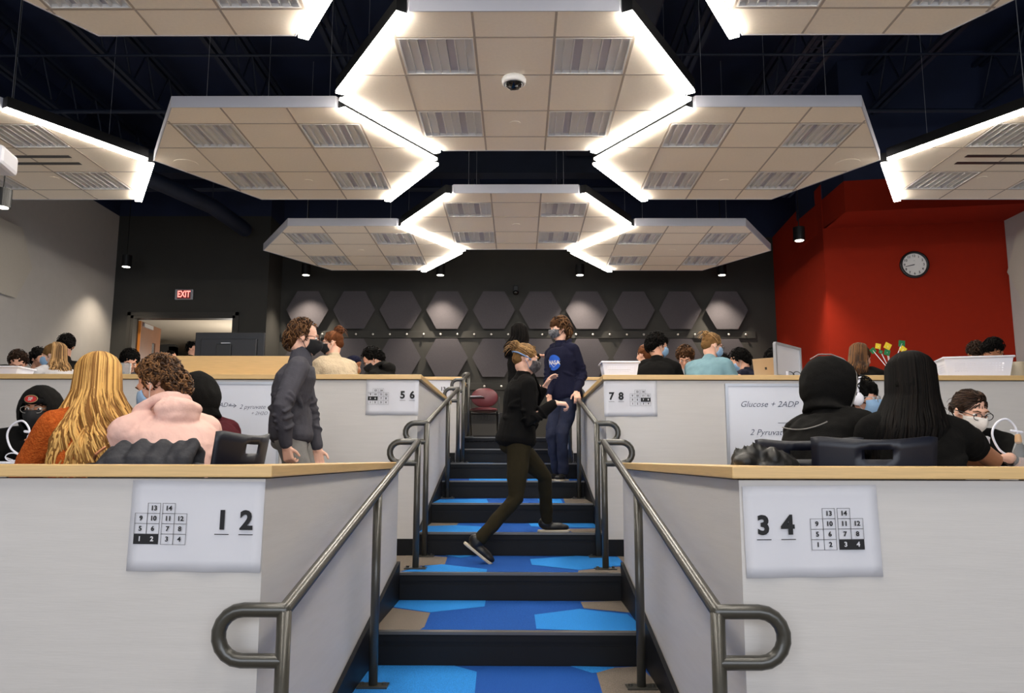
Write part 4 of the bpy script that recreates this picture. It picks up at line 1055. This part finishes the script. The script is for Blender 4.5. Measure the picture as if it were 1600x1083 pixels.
# --- blazer woman striding up the stairs
toeR = atZ(757,876,nz(4)); footF = atZ(858,830,nz(5))
PY = 6.12
pl = atY(806,685,PY); hd = atY(821,562,PY)
b = pose(hd, 72, nz(4), 'stand', sc=.975, hyaw=78, hpitch=-12, sw=.165, pelvis=pl, arch=0,
   hands=(atY(850,607,PY+.30),atY(866,630,PY-.12)), elb=(V((-.4,.3,-1)),V((-.55,-.3,-1))),
   feet=((footF.x-.02,footF.y-.08,nz(5)+.085),(toeR.x-.035,6.02,nz(4)+.165)), knee=(V((1,.1,.3)),V((1,.2,0))))
r = person('woman in black blazer and dark olive trousers with messy blond bun, striding up the stairs', b, 'pale', vox=.0055, hst=('relax','fist'), fd=((.5,0,.85),(1,.1,-.05)), palm=((1,-.3,-.5),(0,.3,-1)))
face(b, r, brow=H_dirty); mk = mask(b, r, mat('floral mask cloth', (28,28,34), .8, rgb2=(104,98,100), nscale=42), mat('blue mask tie', (110,140,180), .7), label='dark floral face mask with blue ties')
g = G(); M = b.M; g.tube([M@V((.066,.03,0)),M@V((.088,-.02,.012)),M@V((.07,-.085,.03)),M@V((0,-.118,.04)),M@V((-.07,-.085,.03)),M@V((-.088,-.02,.012)),M@V((-.066,.03,0))],.006,6); g.build('head_tie', mat('blue mask tie', (110,140,180), .7), r, smooth=True)
top(b, r, M_blackb, 'blazer', inf=.018, t0=-.18, vox=.007, folds=10, flare=.03, disp=.008, loose=1.05); pants(b, r, M_kh, vox=.008, taper=.9)
g = G(); c = b.S+b.up*.03
for s in (-1,1):
    g.add([c+b.R*(s*.05)+b.N*.07+b.up*.05, c+b.R*(s*.12)+b.N*.10-b.up*.04, c+b.R*(s*.10)+b.N*.135-b.up*.12, c+b.R*(s*.02)+b.N*.145-b.up*.22, c+b.R*(s*.04)+b.N*.11-b.up*.05], [(0,1,2,3,4)])
g.build('lapel', M_blackb, r, solid=.006)
shoe(b, r, 0, (1,.15,0)); shoe(b, r, 1, (1,.05,0), pitch=-38)
hair_bun(b, r, H_dirty, (0,-.105,.085), .040, seed=5, wisps=14)
# --- navy hoodie man leaning on the rail
PY = 8.62
hd = atY(874,515,PY); pl = atY(884,618,PY)
rail_top = V((.685,8.9,0)); 
b = pose(hd, -135, nz(7), 'stand', sc=1.0, hyaw=-112, hpitch=-8, sw=.175, pelvis=pl, arch=0,
   hands=((.67,8.40,2.19),(hd.x-.12,PY-.16,2.1)), elb=(V((.6,.6,-.2)),V((-.2,.2,-1))),
   feet=((hd.x+.03,PY-.10,nz(7)+.085),(hd.x-.03,PY+.06,nz(7)+.085)), knee=(V((-.6,-1,0)),V((-.6,-1,0))))
r = person('young man in navy hoodie with round blue logo and jeans, holding the right handrail', b, 'pale', vox=.0055, hst=('grip','relax'), fd=((.05,-.6,-.8),None), palm=((0,0,-1),None))
face(b, r, brow=H_brown); mask(b, r, M_maskp, M_black); top(b, r, M_navyh, 'hoodie', inf=.026, vox=.008, t0=-.13, loose=1.0, hood=True, disp=.012, dsc=.1, folds=16); pants(b, r, M_jean, vox=.009, disp=.03)
shoe(b, r, 0, (-.5,-1,0)); shoe(b, r, 1, (-.6,-.9,0))
hair_short(b, r, H_brown, 260, .012, .07, vol=.004, low=.02, seed=21, fringe=True, r=.0045)
def chest_logo(b, root):
    L = (b.S-b.P).length; c = b.P+b.up*(L*.70)+b.N*.148+b.R*.0
    g = G(); rr = .085
    vs = []; 
    for j in range(5):
        q = rr*j/4
        vs += [c+b.R*(q*cos(a))+b.up*(q*sin(a))-b.N*((q*cos(a))**2*3.2) for a in [2*pi*k/28 for k in range(28)]]
    g.add(vs, [(j*28+k,j*28+(k+1)%28,(j+1)*28+(k+1)%28,(j+1)*28+k) for j in range(4) for k in range(28)])
    o = g.build('logo', mat('royal blue print', (28,88,190), .8), root, solid=.004)
    g = G(); vs, fs = text_geo('NASA', .06, .0015); g.add([c+b.R*(-v.x)*-1*-1+b.up*(v.y+v.x*-.12)+b.N*(.004-(v.x**2)*3.2+v.z) for v in vs], fs)
    g.tube([c+b.R*x+b.up*(-.05+.9*abs(x)+.25*x)+b.N*(.003-x*x*3.2) for x in [-.08+.016*j for j in range(11)]],.0018,5)
    g.build('letters', M_maskw, o)
chest_logo(b, r)
# --- dark haired person behind the blazer woman
hd = atY(812,522,9.35)
b = pose(hd, 95, nz(8), 'stand', sc=.95, hyaw=20, sw=.17, pelvis=(hd.x+.0,9.4,nz(8)+.86), hands=(atY(842,606,9.2),atY(842,556,9.15)), elb=(V((0,0,-1)),V((-.2,-.5,-1))))
r = person('person with long black hair in black, standing behind the blazer woman, one hand raised', b, 'light', vox=.007, hst=('relax','point'), fd=(None,(1,0,.05)))
top(b, r, M_blackt, 'shirt'); pants(b, r, M_blackt); shoe(b, r, 0); shoe(b, r, 1); hair_long(b, r, H_black, .26, 350, .005, .7, back=.05, seed=8)
# --- second tier heads
def sitter(px, py, d, yaw, hyaw, hp, sk, m, label, hair, floor=F2, lean=.15, sc=.97, mk=None, gl=None, top_kw={}, brow=H_black, L0=.70, eyes=True, hands=(None,None)):
    hd = atY(px, py, d); pz = floor+.5; F = dirv(yaw)
    b = pose(hd, yaw, floor, hyaw=hyaw, hpitch=hp, sc=sc, pelvis=(hd.x-F.x*lean, hd.y-F.y*lean, pz), hands=hands)
    r = person(label, b, sk, vox=.009)
    if eyes: face(b, r, brow=brow)
    if mk: mask(b, r, mk)
    if gl: glasses(b, r)
    kw = dict(name='shirt', inf=.018, vox=.011); kw.update(top_kw); top(b, r, m, **kw); pants(b, r, M_jean, vox=.014)
    hair(b, r); return b, r
hs = lambda m, **k: (lambda b, r: hair_short(b, r, m, **k))
sitter(28,568,7.9,150,150,-35,'light',M_blackt,'seated person with short dark hair, head down behind the white tray, second tier left edge',hs(H_dkbr,n=120),lean=.3)
sitter(83,557,7.7,-60,-95,-10,'pale',M_wh,'seated woman with tousled dark-blond hair, blue mask and white top, second tier left',lambda b,r: hair_long(b,r,H_dirty,.20,380,.016,1.,back=.03,seed=14,amax=1.35),mk=M_maskb,lean=.2,brow=H_dirty)
sitter(103,541,8.6,-30,-40,-25,'light',M_blackt,'seated person with short black hair behind the tousled blond woman, second tier left',hs(H_black,n=100),lean=.2)
sitter(62,562,8.4,100,110,-5,'light',M_blackt,'person with dark hair facing the tousled blond woman, mostly hidden behind her mask',hs(H_black,n=80),lean=.2)
sitter(202,566,8.3,150,140,-30,'light',M_char,'seated person with tousled black hair below the open exit doorway',hs(H_black,n=180,disp=.03,vol=.005),lean=.25)
sitter(520,537,7.6,-50,-95,-8,'pale',M_cr,'woman with ginger brown bun, glasses and cream cable-knit cardigan, behind the standing man',lambda b,r: hair_bun(b,r,H_ginger,(0,-.075,.125),.045,seed=7),mk=M_maskk,gl=1,lean=.16,top_kw=dict(name='cardigan',inf=.035,loose=1.25,disp=.02),brow=H_ginger)
sitter(552,573,8.1,-70,-80,-20,'tan',M_lime,'person in lime green top and navy cap, bent behind the cream cardigan',lambda b,r: (lambda g: (g.ell((0,-.01,.05),(.083,.102,.08),b.M),g.ell((0,.10,.045),(.06,.05,.008),b.M),g.build('cap',M_navyh,r,vox=.008)))(G()),lean=.05,sc=.9)
sitter(583,563,7.9,-70,-105,-42,'light',M_blackf,'seated man in black hoodie and mask bent over, above the 5 6 sign',hs(H_black,n=160),mk=M_maskk,lean=.30,top_kw=dict(name='hoodie',hood=True))
sitter(1027,541,7.6,20,70,-12,'light',M_blackt,'seated man with thick black hair, black T-shirt and blue mask, beside the white basket',hs(H_black,n=220,disp=.012,fringe=True),mk=M_maskb,lean=.14,top_kw=dict(name='t_shirt'))
sitter(1008,556,8.5,-20,-30,0,'pale',M_wh,'person with light ginger hair and white top, mostly hidden behind the black T-shirt man',lambda b,r: hair_bun(b,r,H_ginger,seed=9),lean=.1)
sitter(1071,560,8.6,-170,-160,-35,'light',M_wh,'seated person with curly brown hair and white jacket, looking down',hs(H_brown,n=260,disp=.03,curl=.007,vol=.006),lean=.22,brow=H_brown)
sitter(1112,541,7.4,45,72,-16,'pale',M_teal,'woman with light brown bun, glasses, blue mask and teal fleece',lambda b,r: hair_bun(b,r,H_dirty,(0,-.09,.095),.03,seed=11),mk=M_maskb,gl=1,lean=.20,top_kw=dict(name='fleece',inf=.03,loose=1.3),brow=H_dirty)
sitter(1131,570,8.8,-150,-160,-20,'light',M_red,'person with dark hair and red top, mostly hidden behind the teal fleece woman',hs(H_black,n=80),mk=M_maskb,lean=.15,sc=.88)
sitter(1156,565,8.0,-50,-70,-28,'light',M_puff,'seated person with black hair and dark puffer jacket, right of the teal fleece woman',hs(H_black,n=140),mk=M_maskb,lean=.28,top_kw=dict(name='jacket',inf=.04,loose=1.4,disp=.02,dsc=.05))
sitter(1208,564,8.6,160,170,-30,'light',M_blackt,'seated person with black hair bowed behind the tan laptop',hs(H_black,n=140),lean=.2)
sitter(1345,560,7.5,40,60,-20,'light',M_blackt,'seated woman with brown ponytail and black top, behind the black hooded person',lambda b,r: hair_long(b,r,H_brown,.16,260,.006,.6,back=.08,seed=17,amax=1.3),lean=.16,brow=H_brown)
sitter(1552,549,7.9,60,75,-38,'tan',M_blackt,'seated person with black hair bowed behind the right-hand white basket',hs(H_black,n=200,disp=.02),lean=.25)
sitter(1525,553,8.4,30,20,-30,'tan',M_blackt,'second person with dark hair bowed behind the right-hand white basket, left of the other',hs(H_dkbr,n=120),lean=.2)
# corridor silhouettes
for px, d, lab in ((268,16.2,'dark dressed person walking in the corridor, by the orange door'),(300,12.9,'dark dressed person at the exit doorway beside the monitor')):
    hd = atY(px, 558 if px == 268 else 545, d); b = pose(hd, 90, FL3, 'stand', sc=min(1,(hd.z-FL3)/1.66), pelvis=(hd.x,hd.y,FL3+(hd.z-FL3)*.57), hands=((hd.x+.1,hd.y+.2,hd.z-.8),(hd.x+.1,hd.y-.2,hd.z-.8)))
    r = person(lab, b, 'light'); top(b, r, M_blackt, 'shirt', vox=.014); pants(b, r, M_blackt, vox=.014); shoe(b, r, 0); shoe(b, r, 1); hair_short(b, r, H_black, n=40)
# ================================================================== FURNITURE AND THINGS
M_tabt = mat('white laminate', (214,212,208), .4); M_leg = mat('black steel', (24,24,26), .4)
def table(x0, x1, y0, y1, zf, zt, label):
    t = thing('table', label, 'table', ((x0+x1)/2,(y0+y1)/2,zf), world=True)
    G().bb((x0,y0,zt-.028),(x1,y1,zt)).build('tabletop', M_tabt, t, bevel=.004)
    for x in (x0+.08,x1-.08):
        for y in (y0+.06,y1-.06): G().tube([(x,y,zf),(x,y,zt-.028)],.02,10,ends=False).build('leg', M_leg, t)
    return t
ZT1 = CAP1-.012; ZT2 = CAP2-.004
table(-3.6,-1.45,3.95,4.33,F1,ZT1,'narrow table among the seated group at front left')
table(1.5,3.55,3.86,4.2,F1,ZT1,'narrow table among the seated group at front right')
table(-6.6,-1.25,W2+.17,W2+.62,F2,ZT2,'long table behind the second-tier left wall, under the monitor')
table(1.0,6.0,W2+.17,W2+.62,F2,ZT2,'long table behind the second-tier right wall, under the baskets')
def plastic_chair(x, y, yaw, floor, label, h=.83, m=None):
    t = thing('plastic_chair', label, 'chair', (x,y,floor), rz=-radians(yaw))
    m = m or M_navyp; n, k = 16, 10; vs = []
    g = G()
    for j in range(k+1):
        v = j/k; z = .47+(h-.47)*v
        for i in range(n+1):
            u = -1+2*i/n; x_ = u*(.21+.015*v); y_ = -.20-.06*v+.05*u*u; zz = z+.02*u*u*v-.01*max(0,abs(u)-.85)/.15*v
            vs.append((x_,y_,zz))
    fs = [(j*(n+1)+i,j*(n+1)+i+1,(j+1)*(n+1)+i+1,(j+1)*(n+1)+i) for j in range(k) for i in range(n) if not (j == 8 and 6 <= i <= 9)]
    g.add(vs, fs); g.build('backrest', m, t, smooth=True, solid=.008)
    g = G(); vs = []
    for j in range(9):
        v = -1+2*j/8
        for i in range(9):
            u = -1+2*i/8; vs.append((u*.215,v*.20+.0,.45+.02*u*u+(.03*max(0,-v-.6)*2)-.02*max(0,v-.7)))
    g.add(vs, [(j*9+i,j*9+i+1,(j+1)*9+i+1,(j+1)*9+i) for j in range(8) for i in range(8)]); g.build('seat', m, t, smooth=True, solid=.01)
    for sx in (-1,1):
        for sy in (-1,1): G().tube([(sx*.18,sy*.15,.44),(sx*.22,sy*.22,.0)],.011,8,ends=False).build('leg', M_leg, t)
    return t
plastic_chair(atY(1376,700,3.02).x,3.22,8,F1,'navy plastic chair with handle slot, behind the woman in black T-shirt',h=.835)
plastic_chair(atY(1262,700,3.12).x+.19,3.40,44,F1,'navy plastic chair turned sideways behind the black hooded person',h=.835)
plastic_chair(atY(366,700,3.45).x-.17,3.50,-80,F1,'navy plastic chair turned sideways, right of the pink hoodie',h=.86)
plastic_chair(atY(236,710,3.1).x,3.27,0,F1,'navy plastic chair under the grey quilted jacket',h=.73)
plastic_chair(atY(1190,712,3.3).x,3.5,10,F1,'navy plastic chair under the crumpled black jacket',h=.64)
# jackets
M_jk = fabric('grey quilted nylon', (60,60,64), .1, bump=.3, bs=60, rough=.6)
c0 = atY(236,708,3.08); 
t = thing('quilted_jacket', 'grey quilted jacket hung over a chair back at front left', 'jacket', (c0.x,c0.y,F1+.45), world=True)
g = G()
for i in range(9):
    u = -1+i/4; x = c0.x+u*.15; top_ = F1+.795-.012*abs(u)+.02*(i%2)-(.0 if i != 8 else -.03)
    g.tube([(x,c0.y+.06,F1+.5),(x+.01,c0.y+.05,top_-.03),(x+.012,c0.y-.01,top_+.0),(x,c0.y-.06,top_-.05),(x-.01,c0.y-.07,F1+.45)],[.03,.032,.03,.034,.036],10)
g.build('shell', M_jk, t, vox=.007, sm=3, disp=.012, dscale=.05)
G().tube([(c0.x-.19,c0.y-.05,F1+.76),(c0.x-.165,c0.y-.09,F1+.775),(c0.x-.15,c0.y-.06,F1+.80)],.006,6).build('zip_pull', mat('copper zip', (150,96,66), .3, metal=.6), t)
c0 = atY(1186,716,3.22)
t = thing('crumpled_jacket', 'crumpled black jacket heaped at the left of the front right chairs', 'jacket', (c0.x,c0.y,F1+.45), world=True)
g = G(); rg = random.Random(5)
for i in range(26):
    x = c0.x+rg.uniform(-.08,.10); z = F1+rg.uniform(.56,.785)-abs(x-c0.x+.02)*.25; g.ell((x,c0.y+rg.uniform(-.04,.05),z),(rg.uniform(.03,.06),rg.uniform(.03,.06),rg.uniform(.03,.055)),n=10,m=8)
for i in range(7): x = c0.x-.1+i*.035; g.tube([(x,c0.y+.05,F1+.52),(x+.02,c0.y,F1+.82-abs(i-2)*.010),(x+.05,c0.y-.06,F1+.6)],.022,8)
g.build('fabric', mat('black nylon', (26,25,24), .5, bump=.4, bscale=30), t, vox=.007, sm=5, disp=.014, dscale=.05)
# wash bottles
def wash_bottle(p, s, label, body, capm, flip=1):
    t = thing('wash_bottle', label, 'bottle', p)
    g = G(); g.loft([[V((r*s*cos(2*pi*k/20),r*s*sin(2*pi*k/20),z*s)) for k in range(20)] for r,z in ((.03,0),(.032,.01),(.030,.08),(.014,.125),(.012,.13))]); g.build('flask', body, t, smooth=True)
    g = G(); g.tube([(0,0,.128*s),(0,0,.15*s)],[.016*s,.014*s],14); g.build('cap', capm, t)
    g = G(); pts = [V((0,0,.15*s)),V((flip*-.012*s,0,.20*s)),V((flip*-.05*s,0,.235*s)),V((flip*-.10*s,0,.215*s)),V((flip*-.125*s,0,.16*s)),V((flip*-.10*s,0,.09*s)),V((flip*-.055*s,0,.055*s))]
    g.tube(smooth_pts(pts),.0055*s,8); g.tube([(.02*s,0,.17*s),(-.03*s,0,.178*s)],.007*s,8); g.build('tube', M_wplast, t, smooth=True)
p = atY(44,714,4.1); p.z = ZT1; wash_bottle(p,.95,'white wash bottle with curved tube on the front left table',M_glassy,M_wplast)
p = atY(1594,722,3.95); p.z = ZT1; wash_bottle(p,1.0,'clear wash bottle with tan cap and curved tube on the front right table',M_glassy,mat('tan cap', (200,160,120), .5))
def cyl_thing(name, p, r, h, m, label, cat, lid=None, r2=None):
    t = thing(name, label, cat, p); g = G(); r2 = r2 or r
    g.loft([[V((q*cos(2*pi*k/24),q*sin(2*pi*k/24),z)) for k in range(24)] for q,z in ((r*.95,0),(r2,h),(r2-.004,h),(r*.95-.004,.006))], cap=True); g.build('body', m, t, smooth=False)
    if lid: G().tube([(0,0,h-.004),(0,0,h+.014)],r2+.004,24,ends=False).build('lid', lid, t)
    return t
p = atY(57,714,4.12); p.z = ZT1; cyl_thing('paper_cup',p,.036,.115,M_paper,'white paper cup with black lid on the front left table','cup',M_black,.042)
p = atY(22,716,4.05); p.z = ZT1; t = thing('paper_sheets','loose white paper sheets on the front left table','paper',p)
g = G(); g.box((0,0,.002),(.22,.16,.004)); g.box((.03,.01,.007),(.2,.14,.003),Matrix.Rotation(.3,3,'Z')); g.box((-.05,.0,.012),(.12,.1,.008),Matrix.Rotation(-.2,3,'Z')); g.build('sheet', M_paper, t)
p = atY(30,712,4.02); p.z = ZT1+.016; t = thing('safety_goggles','clear safety goggles lying on the paper sheets, front left','goggles',p)
g = G()
for sx in (-.035,.035): g.tube([(sx+.035*cos(a),.0+.0*a,.022+.02*sin(a)) for a in [2*pi*k/14 for k in range(15)]],.003,6)
g.tube([(-.07,0,.02),(-.08,.08,.006)],.003,6); g.tube([(.07,0,.02),(.08,.08,.006)],.003,6); g.build('frame', M_wplast, t, smooth=True)
p = atY(1580,722,4.0); p.z = ZT1; tag_p = thing('paper_sheets','white paper sheets at the right photo edge on the front right table','paper',p)
G().box((.0,0,.002),(.35,.14,.004)).build('sheet', M_paper, tag_p)
p = atY(1487,716,3.93); p.z = ZT1+.004; t = thing('spiral_bracelet','loose wire coil lying on the front right table by the forearm','coil',p)
G().tube([(-.05+.1*k/60, .012*sin(k*.9), .008+.008*cos(k*.9)) for k in range(61)],.0018,5).build('coil', M_alu, t)
# ---- second tier, left: desk shield, monitor, small things
a = atY(238,556,W2+.10); bR = atY(470,585,W2+.10)
t = thing('desk_shield','raised maple desk shield with rounded corner on the second-tier left wall, under the monitor','desk shield',((a.x+bR.x)/2,W2+.10,CAP2), world=True)
g = G(); zt = a.z; poly = [(a.x,CAP2)]+[(a.x+.04-.04*cos(q),zt-.04+.04*sin(q)) for q in [pi/2*k/6 for k in range(7)]]+[(bR.x,zt),(bR.x,CAP2)]
n = len(poly); g.add([(x,W2+.10,z) for x,z in poly]+[(x,W2+.14,z) for x,z in poly], [tuple(range(n-1,-1,-1)),tuple(range(n,2*n))]+[(i,(i+1)%n,n+(i+1)%n,n+i) for i in range(n)])
g.build('panel', M_cap, t)
G().bb((a.x+.02,W2+.14,zt-.025),(bR.x,W2+.26,zt-.002)).build('ledge', M_cap, t)
p0, p1 = atY(307,520,W2+.45), atY(415,520,W2+.45)
t = thing('monitor','black computer monitor seen from behind, on the desk shield at left','monitor',((p0.x+p1.x)/2,W2+.45,ZT2), world=True)
cx_ = (p0.x+p1.x)/2; yy = W2+.45
g = G(); g.bb((p0.x,yy-.02,p0.z-.36),(p1.x,yy+.012,p0.z)); g.bb((p0.x+.06,yy-.045,p0.z-.32),(p1.x-.06,yy-.018,p0.z-.06)); g.build('casing', mat('dark monitor plastic', (22,23,28), .45), t, bevel=.006)
g = G(); g.bb((cx_-.10,yy-.065,ZT2+.02),(cx_+.03,yy-.045,p0.z-.11)); g.build('stand', M_black, t, bevel=.004)
g = G(); g.bb((cx_-.14,yy-.16,ZT2),(cx_+.10,yy+.02,ZT2+.02)); g.build('base', M_black, t, bevel=.004)
G().bb((cx_-.06,yy-.068,p0.z-.105),(cx_+.02,yy-.05,p0.z-.098)).build('handle_strip', M_alu, t)
p = atY(176,575,W2+.3); p.z = ZT2; cyl_thing('small_cup',p,.022,.05,M_wplast,'tiny white cup on the second tier beside the blond hair','cup')
p = atY(196,575,W2+.28); p.z = ZT2; cyl_thing('glass_beaker',p,.045,.13,M_glassy,'clear beaker with white contents, below the exit doorway','beaker')
p = atY(197,578,W2+.28); p.z = ZT2+.007; 
# baskets
def basket(p, L, Wd, H, rz, label, m=None, holes=True, rim=.018):
    t = thing('plastic_basket', label, 'basket', p, rz=rz); m = m or M_wplast
    tp = .88
    def side(a0, a1, b0, b1, nx, nz_):
        g = G(); vs = []
        for j in range(nz_+1):
            f = j/nz_
            for i in range(nx+1):
                q = i/nx; lo = V(a0).lerp(V(a1),q); hi = V(b0).lerp(V(b1),q); vs.append(lo.lerp(hi,f))
        fs = [(j*(nx+1)+i,j*(nx+1)+i+1,(j+1)*(nx+1)+i+1,(j+1)*(nx+1)+i) for j in range(nz_) for i in range(nx) if not (holes and j in range(5,nz_-4) and j%2 == 1 and i%2 == 1 and 3 < i < nx-4)]
        return vs, fs
    x0,y0,x1,y1 = L/2*tp,Wd/2*tp,L/2,Wd/2
    lo = [(-x0,-y0,0),(x0,-y0,0),(x0,y0,0),(-x0,y0,0)]; hi = [(-x1,-y1,H),(x1,-y1,H),(x1,y1,H),(-x1,y1,H)]
    g = G()
    for i in range(4): g.add(*side(lo[i],lo[(i+1)%4],hi[i],hi[(i+1)%4], 41 if i%2 == 0 else 27, 17))
    g.add(lo,[(0,1,2,3)]); g.build('walls', m, t, solid=.003)
    g = G(); o = rim
    for i in range(4):
        a_,b_ = V(hi[i]),V(hi[(i+1)%4]); d_ = (b_-a_).normalized(); n_ = V((d_.y,-d_.x,0)); g.tube([a_+n_*o*.3-d_*o*.3,b_+n_*o*.3+d_*o*.3],o*.5,8)
    g.build('rim', m, t, smooth=True)
    return t
p = atY(967,585,W2+.2); p.z = CAP2+.001; basket(p+V((0,-.02,0)),.30,.22,.115,0,'white plastic basket on the second tier right of the stairs, beside the 7 8 sign')
p = atY(1522,588,W2+.24); p.z = CAP2+.001; basket(p,.52,.30,.165,radians(-14),'large white perforated basket on the second tier, in front of the red wall')
p = atY(8,582,W2+.26); p.z = CAP2+.001; basket(p,.36,.24,.075,0,'low white plastic tray on the second tier at the left photo edge',holes=False)
p = atY(8,575,W2+.26); p.z = CAP2+.012; t = thing('black_pouch','black pouch lying in the low white tray, left edge','pouch',p)
g = G(); g.ell((-.02,0,.055),(.13,.07,.045)); g.build('body', M_blackt, t, vox=.008, disp=.01)
p = atY(1590,588,W2+.28); p.z = ZT2; cyl_thing('beige_cup',p,.055,.15,mat('beige ceramic', (196,184,160), .5),'beige cup beside the large white basket at the right edge','cup')
# laptop
p = atY(1199,587,W2+.24); p.z = ZT2
t = thing('laptop','tan backed open laptop on the second tier, right of the teal fleece woman','laptop',p, rz=radians(-38))
M_tan = mat('tan aluminium', (176,150,118), .4, metal=.3)
G().bb((-.11,0,0),(.11,.17,.012)).build('base', M_tan, t, bevel=.003)
q = Matrix.Rotation(radians(14),3,'X'); g = G(); g.box(q@V((0,0,.09)),(.22,.006,.175),q); g.build('lid', M_tan, t, bevel=.002)
g = G(); g.box(q@V((0,-.0042,.09)),(.018,.001,.022),q); g.build('logo', M_leg, t)
# beakers and small whiteboard
p = atY(1223,586,W2+.26); p.z = ZT2; cyl_thing('glass_beaker',p,.034,.13,M_glassy,'tall clear beaker right of the tan laptop','beaker')
p = atY(1213,587,W2+.22); p.z = ZT2; cyl_thing('glass_beaker',p,.03,.06,M_glassy,'short clear beaker between laptop and tall beaker','beaker')
p = atY(1229,587,W2+.21); p.z = ZT2; cyl_thing('white_cup',p,.022,.06,M_wplast,'small white cup before the tall clear beaker','cup')
a = atY(1249,546,W2+.42)
t = thing('tabletop_whiteboard','small aluminium framed whiteboard standing on the second tier table, behind the beakers','whiteboard',(a.x,W2+.42,ZT2), rz=radians(48))
g = G(); g.add([(-.5,0,.01),(0,0,.01),(0,0,a.z-ZT2),(-.5,0,a.z-ZT2)],[(0,1,2,3)]); g.build('board', M_board, t, solid=.006)
g = G(); hh = a.z-ZT2; g.bb((-.012,-.012,0),(.012,.012,hh+.012)); g.bb((-.5,-.012,hh-.01),(.0,.012,hh+.012)); g.bb((-.512,-.012,0),(-.488,.012,hh)); g.bb((-.5,-.012,0),(0,.012,.02)); g.build('frame', M_alu, t)
p = atY(1240,586,W2+.2); p.z = ZT2+.001
t = thing('black_glasses','black framed goggles lying on the second tier table by the small whiteboard','goggles',p)
g = G()
for sx in (-.03,.03): g.tube([(sx+.028*cos(a_),.01*sin(a_),.035+.022*sin(a_)) for a_ in [2*pi*k/14 for k in range(15)]],.0035,6)
g.tube([(.058,0,.04),(.09,.05,.07)],.003,6); g.tube([(-.058,0,.04),(-.03,.06,.08)],.003,6); g.tube([(0,0,.0),(0,0,.02)],.01,6); g.build('frame', M_black, t, smooth=True)
# coloured squares on sticks
p = atY(1392,585,W2+.4); p.z = ZT2
t = thing('stick_bundle','bundle of yellow and green paper squares on sticks, before the red wall','paper flags',p,world=True)
G().tube([p,p+V((0,0,.1))],.035,16,ends=False).build('holder', M_wplast, t)
M_y = mat('yellow card', (226,200,40), .7); M_g = mat('green card', (20,110,62), .7)
for (px,py,m_,w_,an) in ((1387,541,M_y,.055,.5),(1372,541,M_y,.045,.2),(1364,548,M_g,.045,.9),(1386,551,M_g,.05,.3),(1409,537,M_g,.055,.1),(1411,546,M_y,.05,.7),(1376,550,M_g,.03,.4)):
    q = atY(px,py,W2+.4+rnd(-.03,.03)); s_ = G().tube([p+V((0,0,.08)),q],.003,6); so = s_.build('stick', M_wplast, t)
    g = G(); g.box(q,(w_,.004,w_),Matrix.Rotation(an,3,'Y')); g.build('square', m_, so)
# ---- landing: maroon chair with tablet arm, papers, crate
p = atY(756,683,11.95); p.z = FL3
t = thing('maroon_chair','maroon padded chair with black frame at the top of the stairs','chair',p)
M_mv = M_maroonp
g = G(); g.ell((0,.16,.62),(.215,.045,.155)); g.build('backrest', M_mv, t, smooth=True, subsurf=1)
g = G(); g.ell((0,-.03,.42),(.22,.21,.045)); g.build('seat', M_mv, t, smooth=True, subsurf=1)
for s in (-1,1):
    g = G(); g.tube([(s*.22,.17,.62),(s*.22,.12,.38),(s*.22,-.24,.01)],.012,8); g.build('leg', M_leg, t, smooth=True)
    g = G(); g.tube([(s*.20,-.18,.39),(s*.20,.25,.01)],.012,8); g.build('leg', M_leg, t, smooth=True)
G().tube([(-.22,.0,.36),(.22,.0,.36)],.01,8).build('stretcher', M_leg, t)
q = atY(742,621,11.7); t = thing('writing_tablet','small dark writing tablet arm holding white papers, beside the maroon chair','tablet',(q.x,11.7,FL3),world=True)
g = G(); g.bb((q.x-.12,11.55,q.z-.012),(q.x+.14,11.85,q.z)); g.build('top', M_leg, t, bevel=.003)
G().tube([(q.x-.1,11.7,FL3),(q.x-.1,11.7,q.z-.01)],.014,8,ends=False).build('post', M_leg, t)
t = thing('papers','white papers lying on the writing tablet near the maroon chair','paper',(q.x,11.7,q.z)); g = G(); g.box((0,0,.005),(.22,.2,.008),Matrix.Rotation(.2,3,'Z')); g.box((.03,0,.014),(.16,.18,.006),Matrix.Rotation(-.25,3,'Z')); g.build('sheet', M_paper, t)
t = thing('black_crate','black slatted crate on the landing behind the maroon chair','crate',(p.x+.0,12.7,FL3))
g = G(); g.bb((-.35,-.2,0),(.45,.2,.42)); 
g.build('box', mat('charcoal plastic', (34,33,34), .6), t, bevel=.01)
g = G()
for k in range(16): g.bb((-.33+k*.05,-.206,.30),(-.305+k*.05,-.198,.38))
g.build('slats', M_black, t)
g = G(); g.bb((-.3,-.206,.06),(.4,-.2,.24)); g.build('front_panel', mat('dark grey panel', (62,60,58), .6), t)
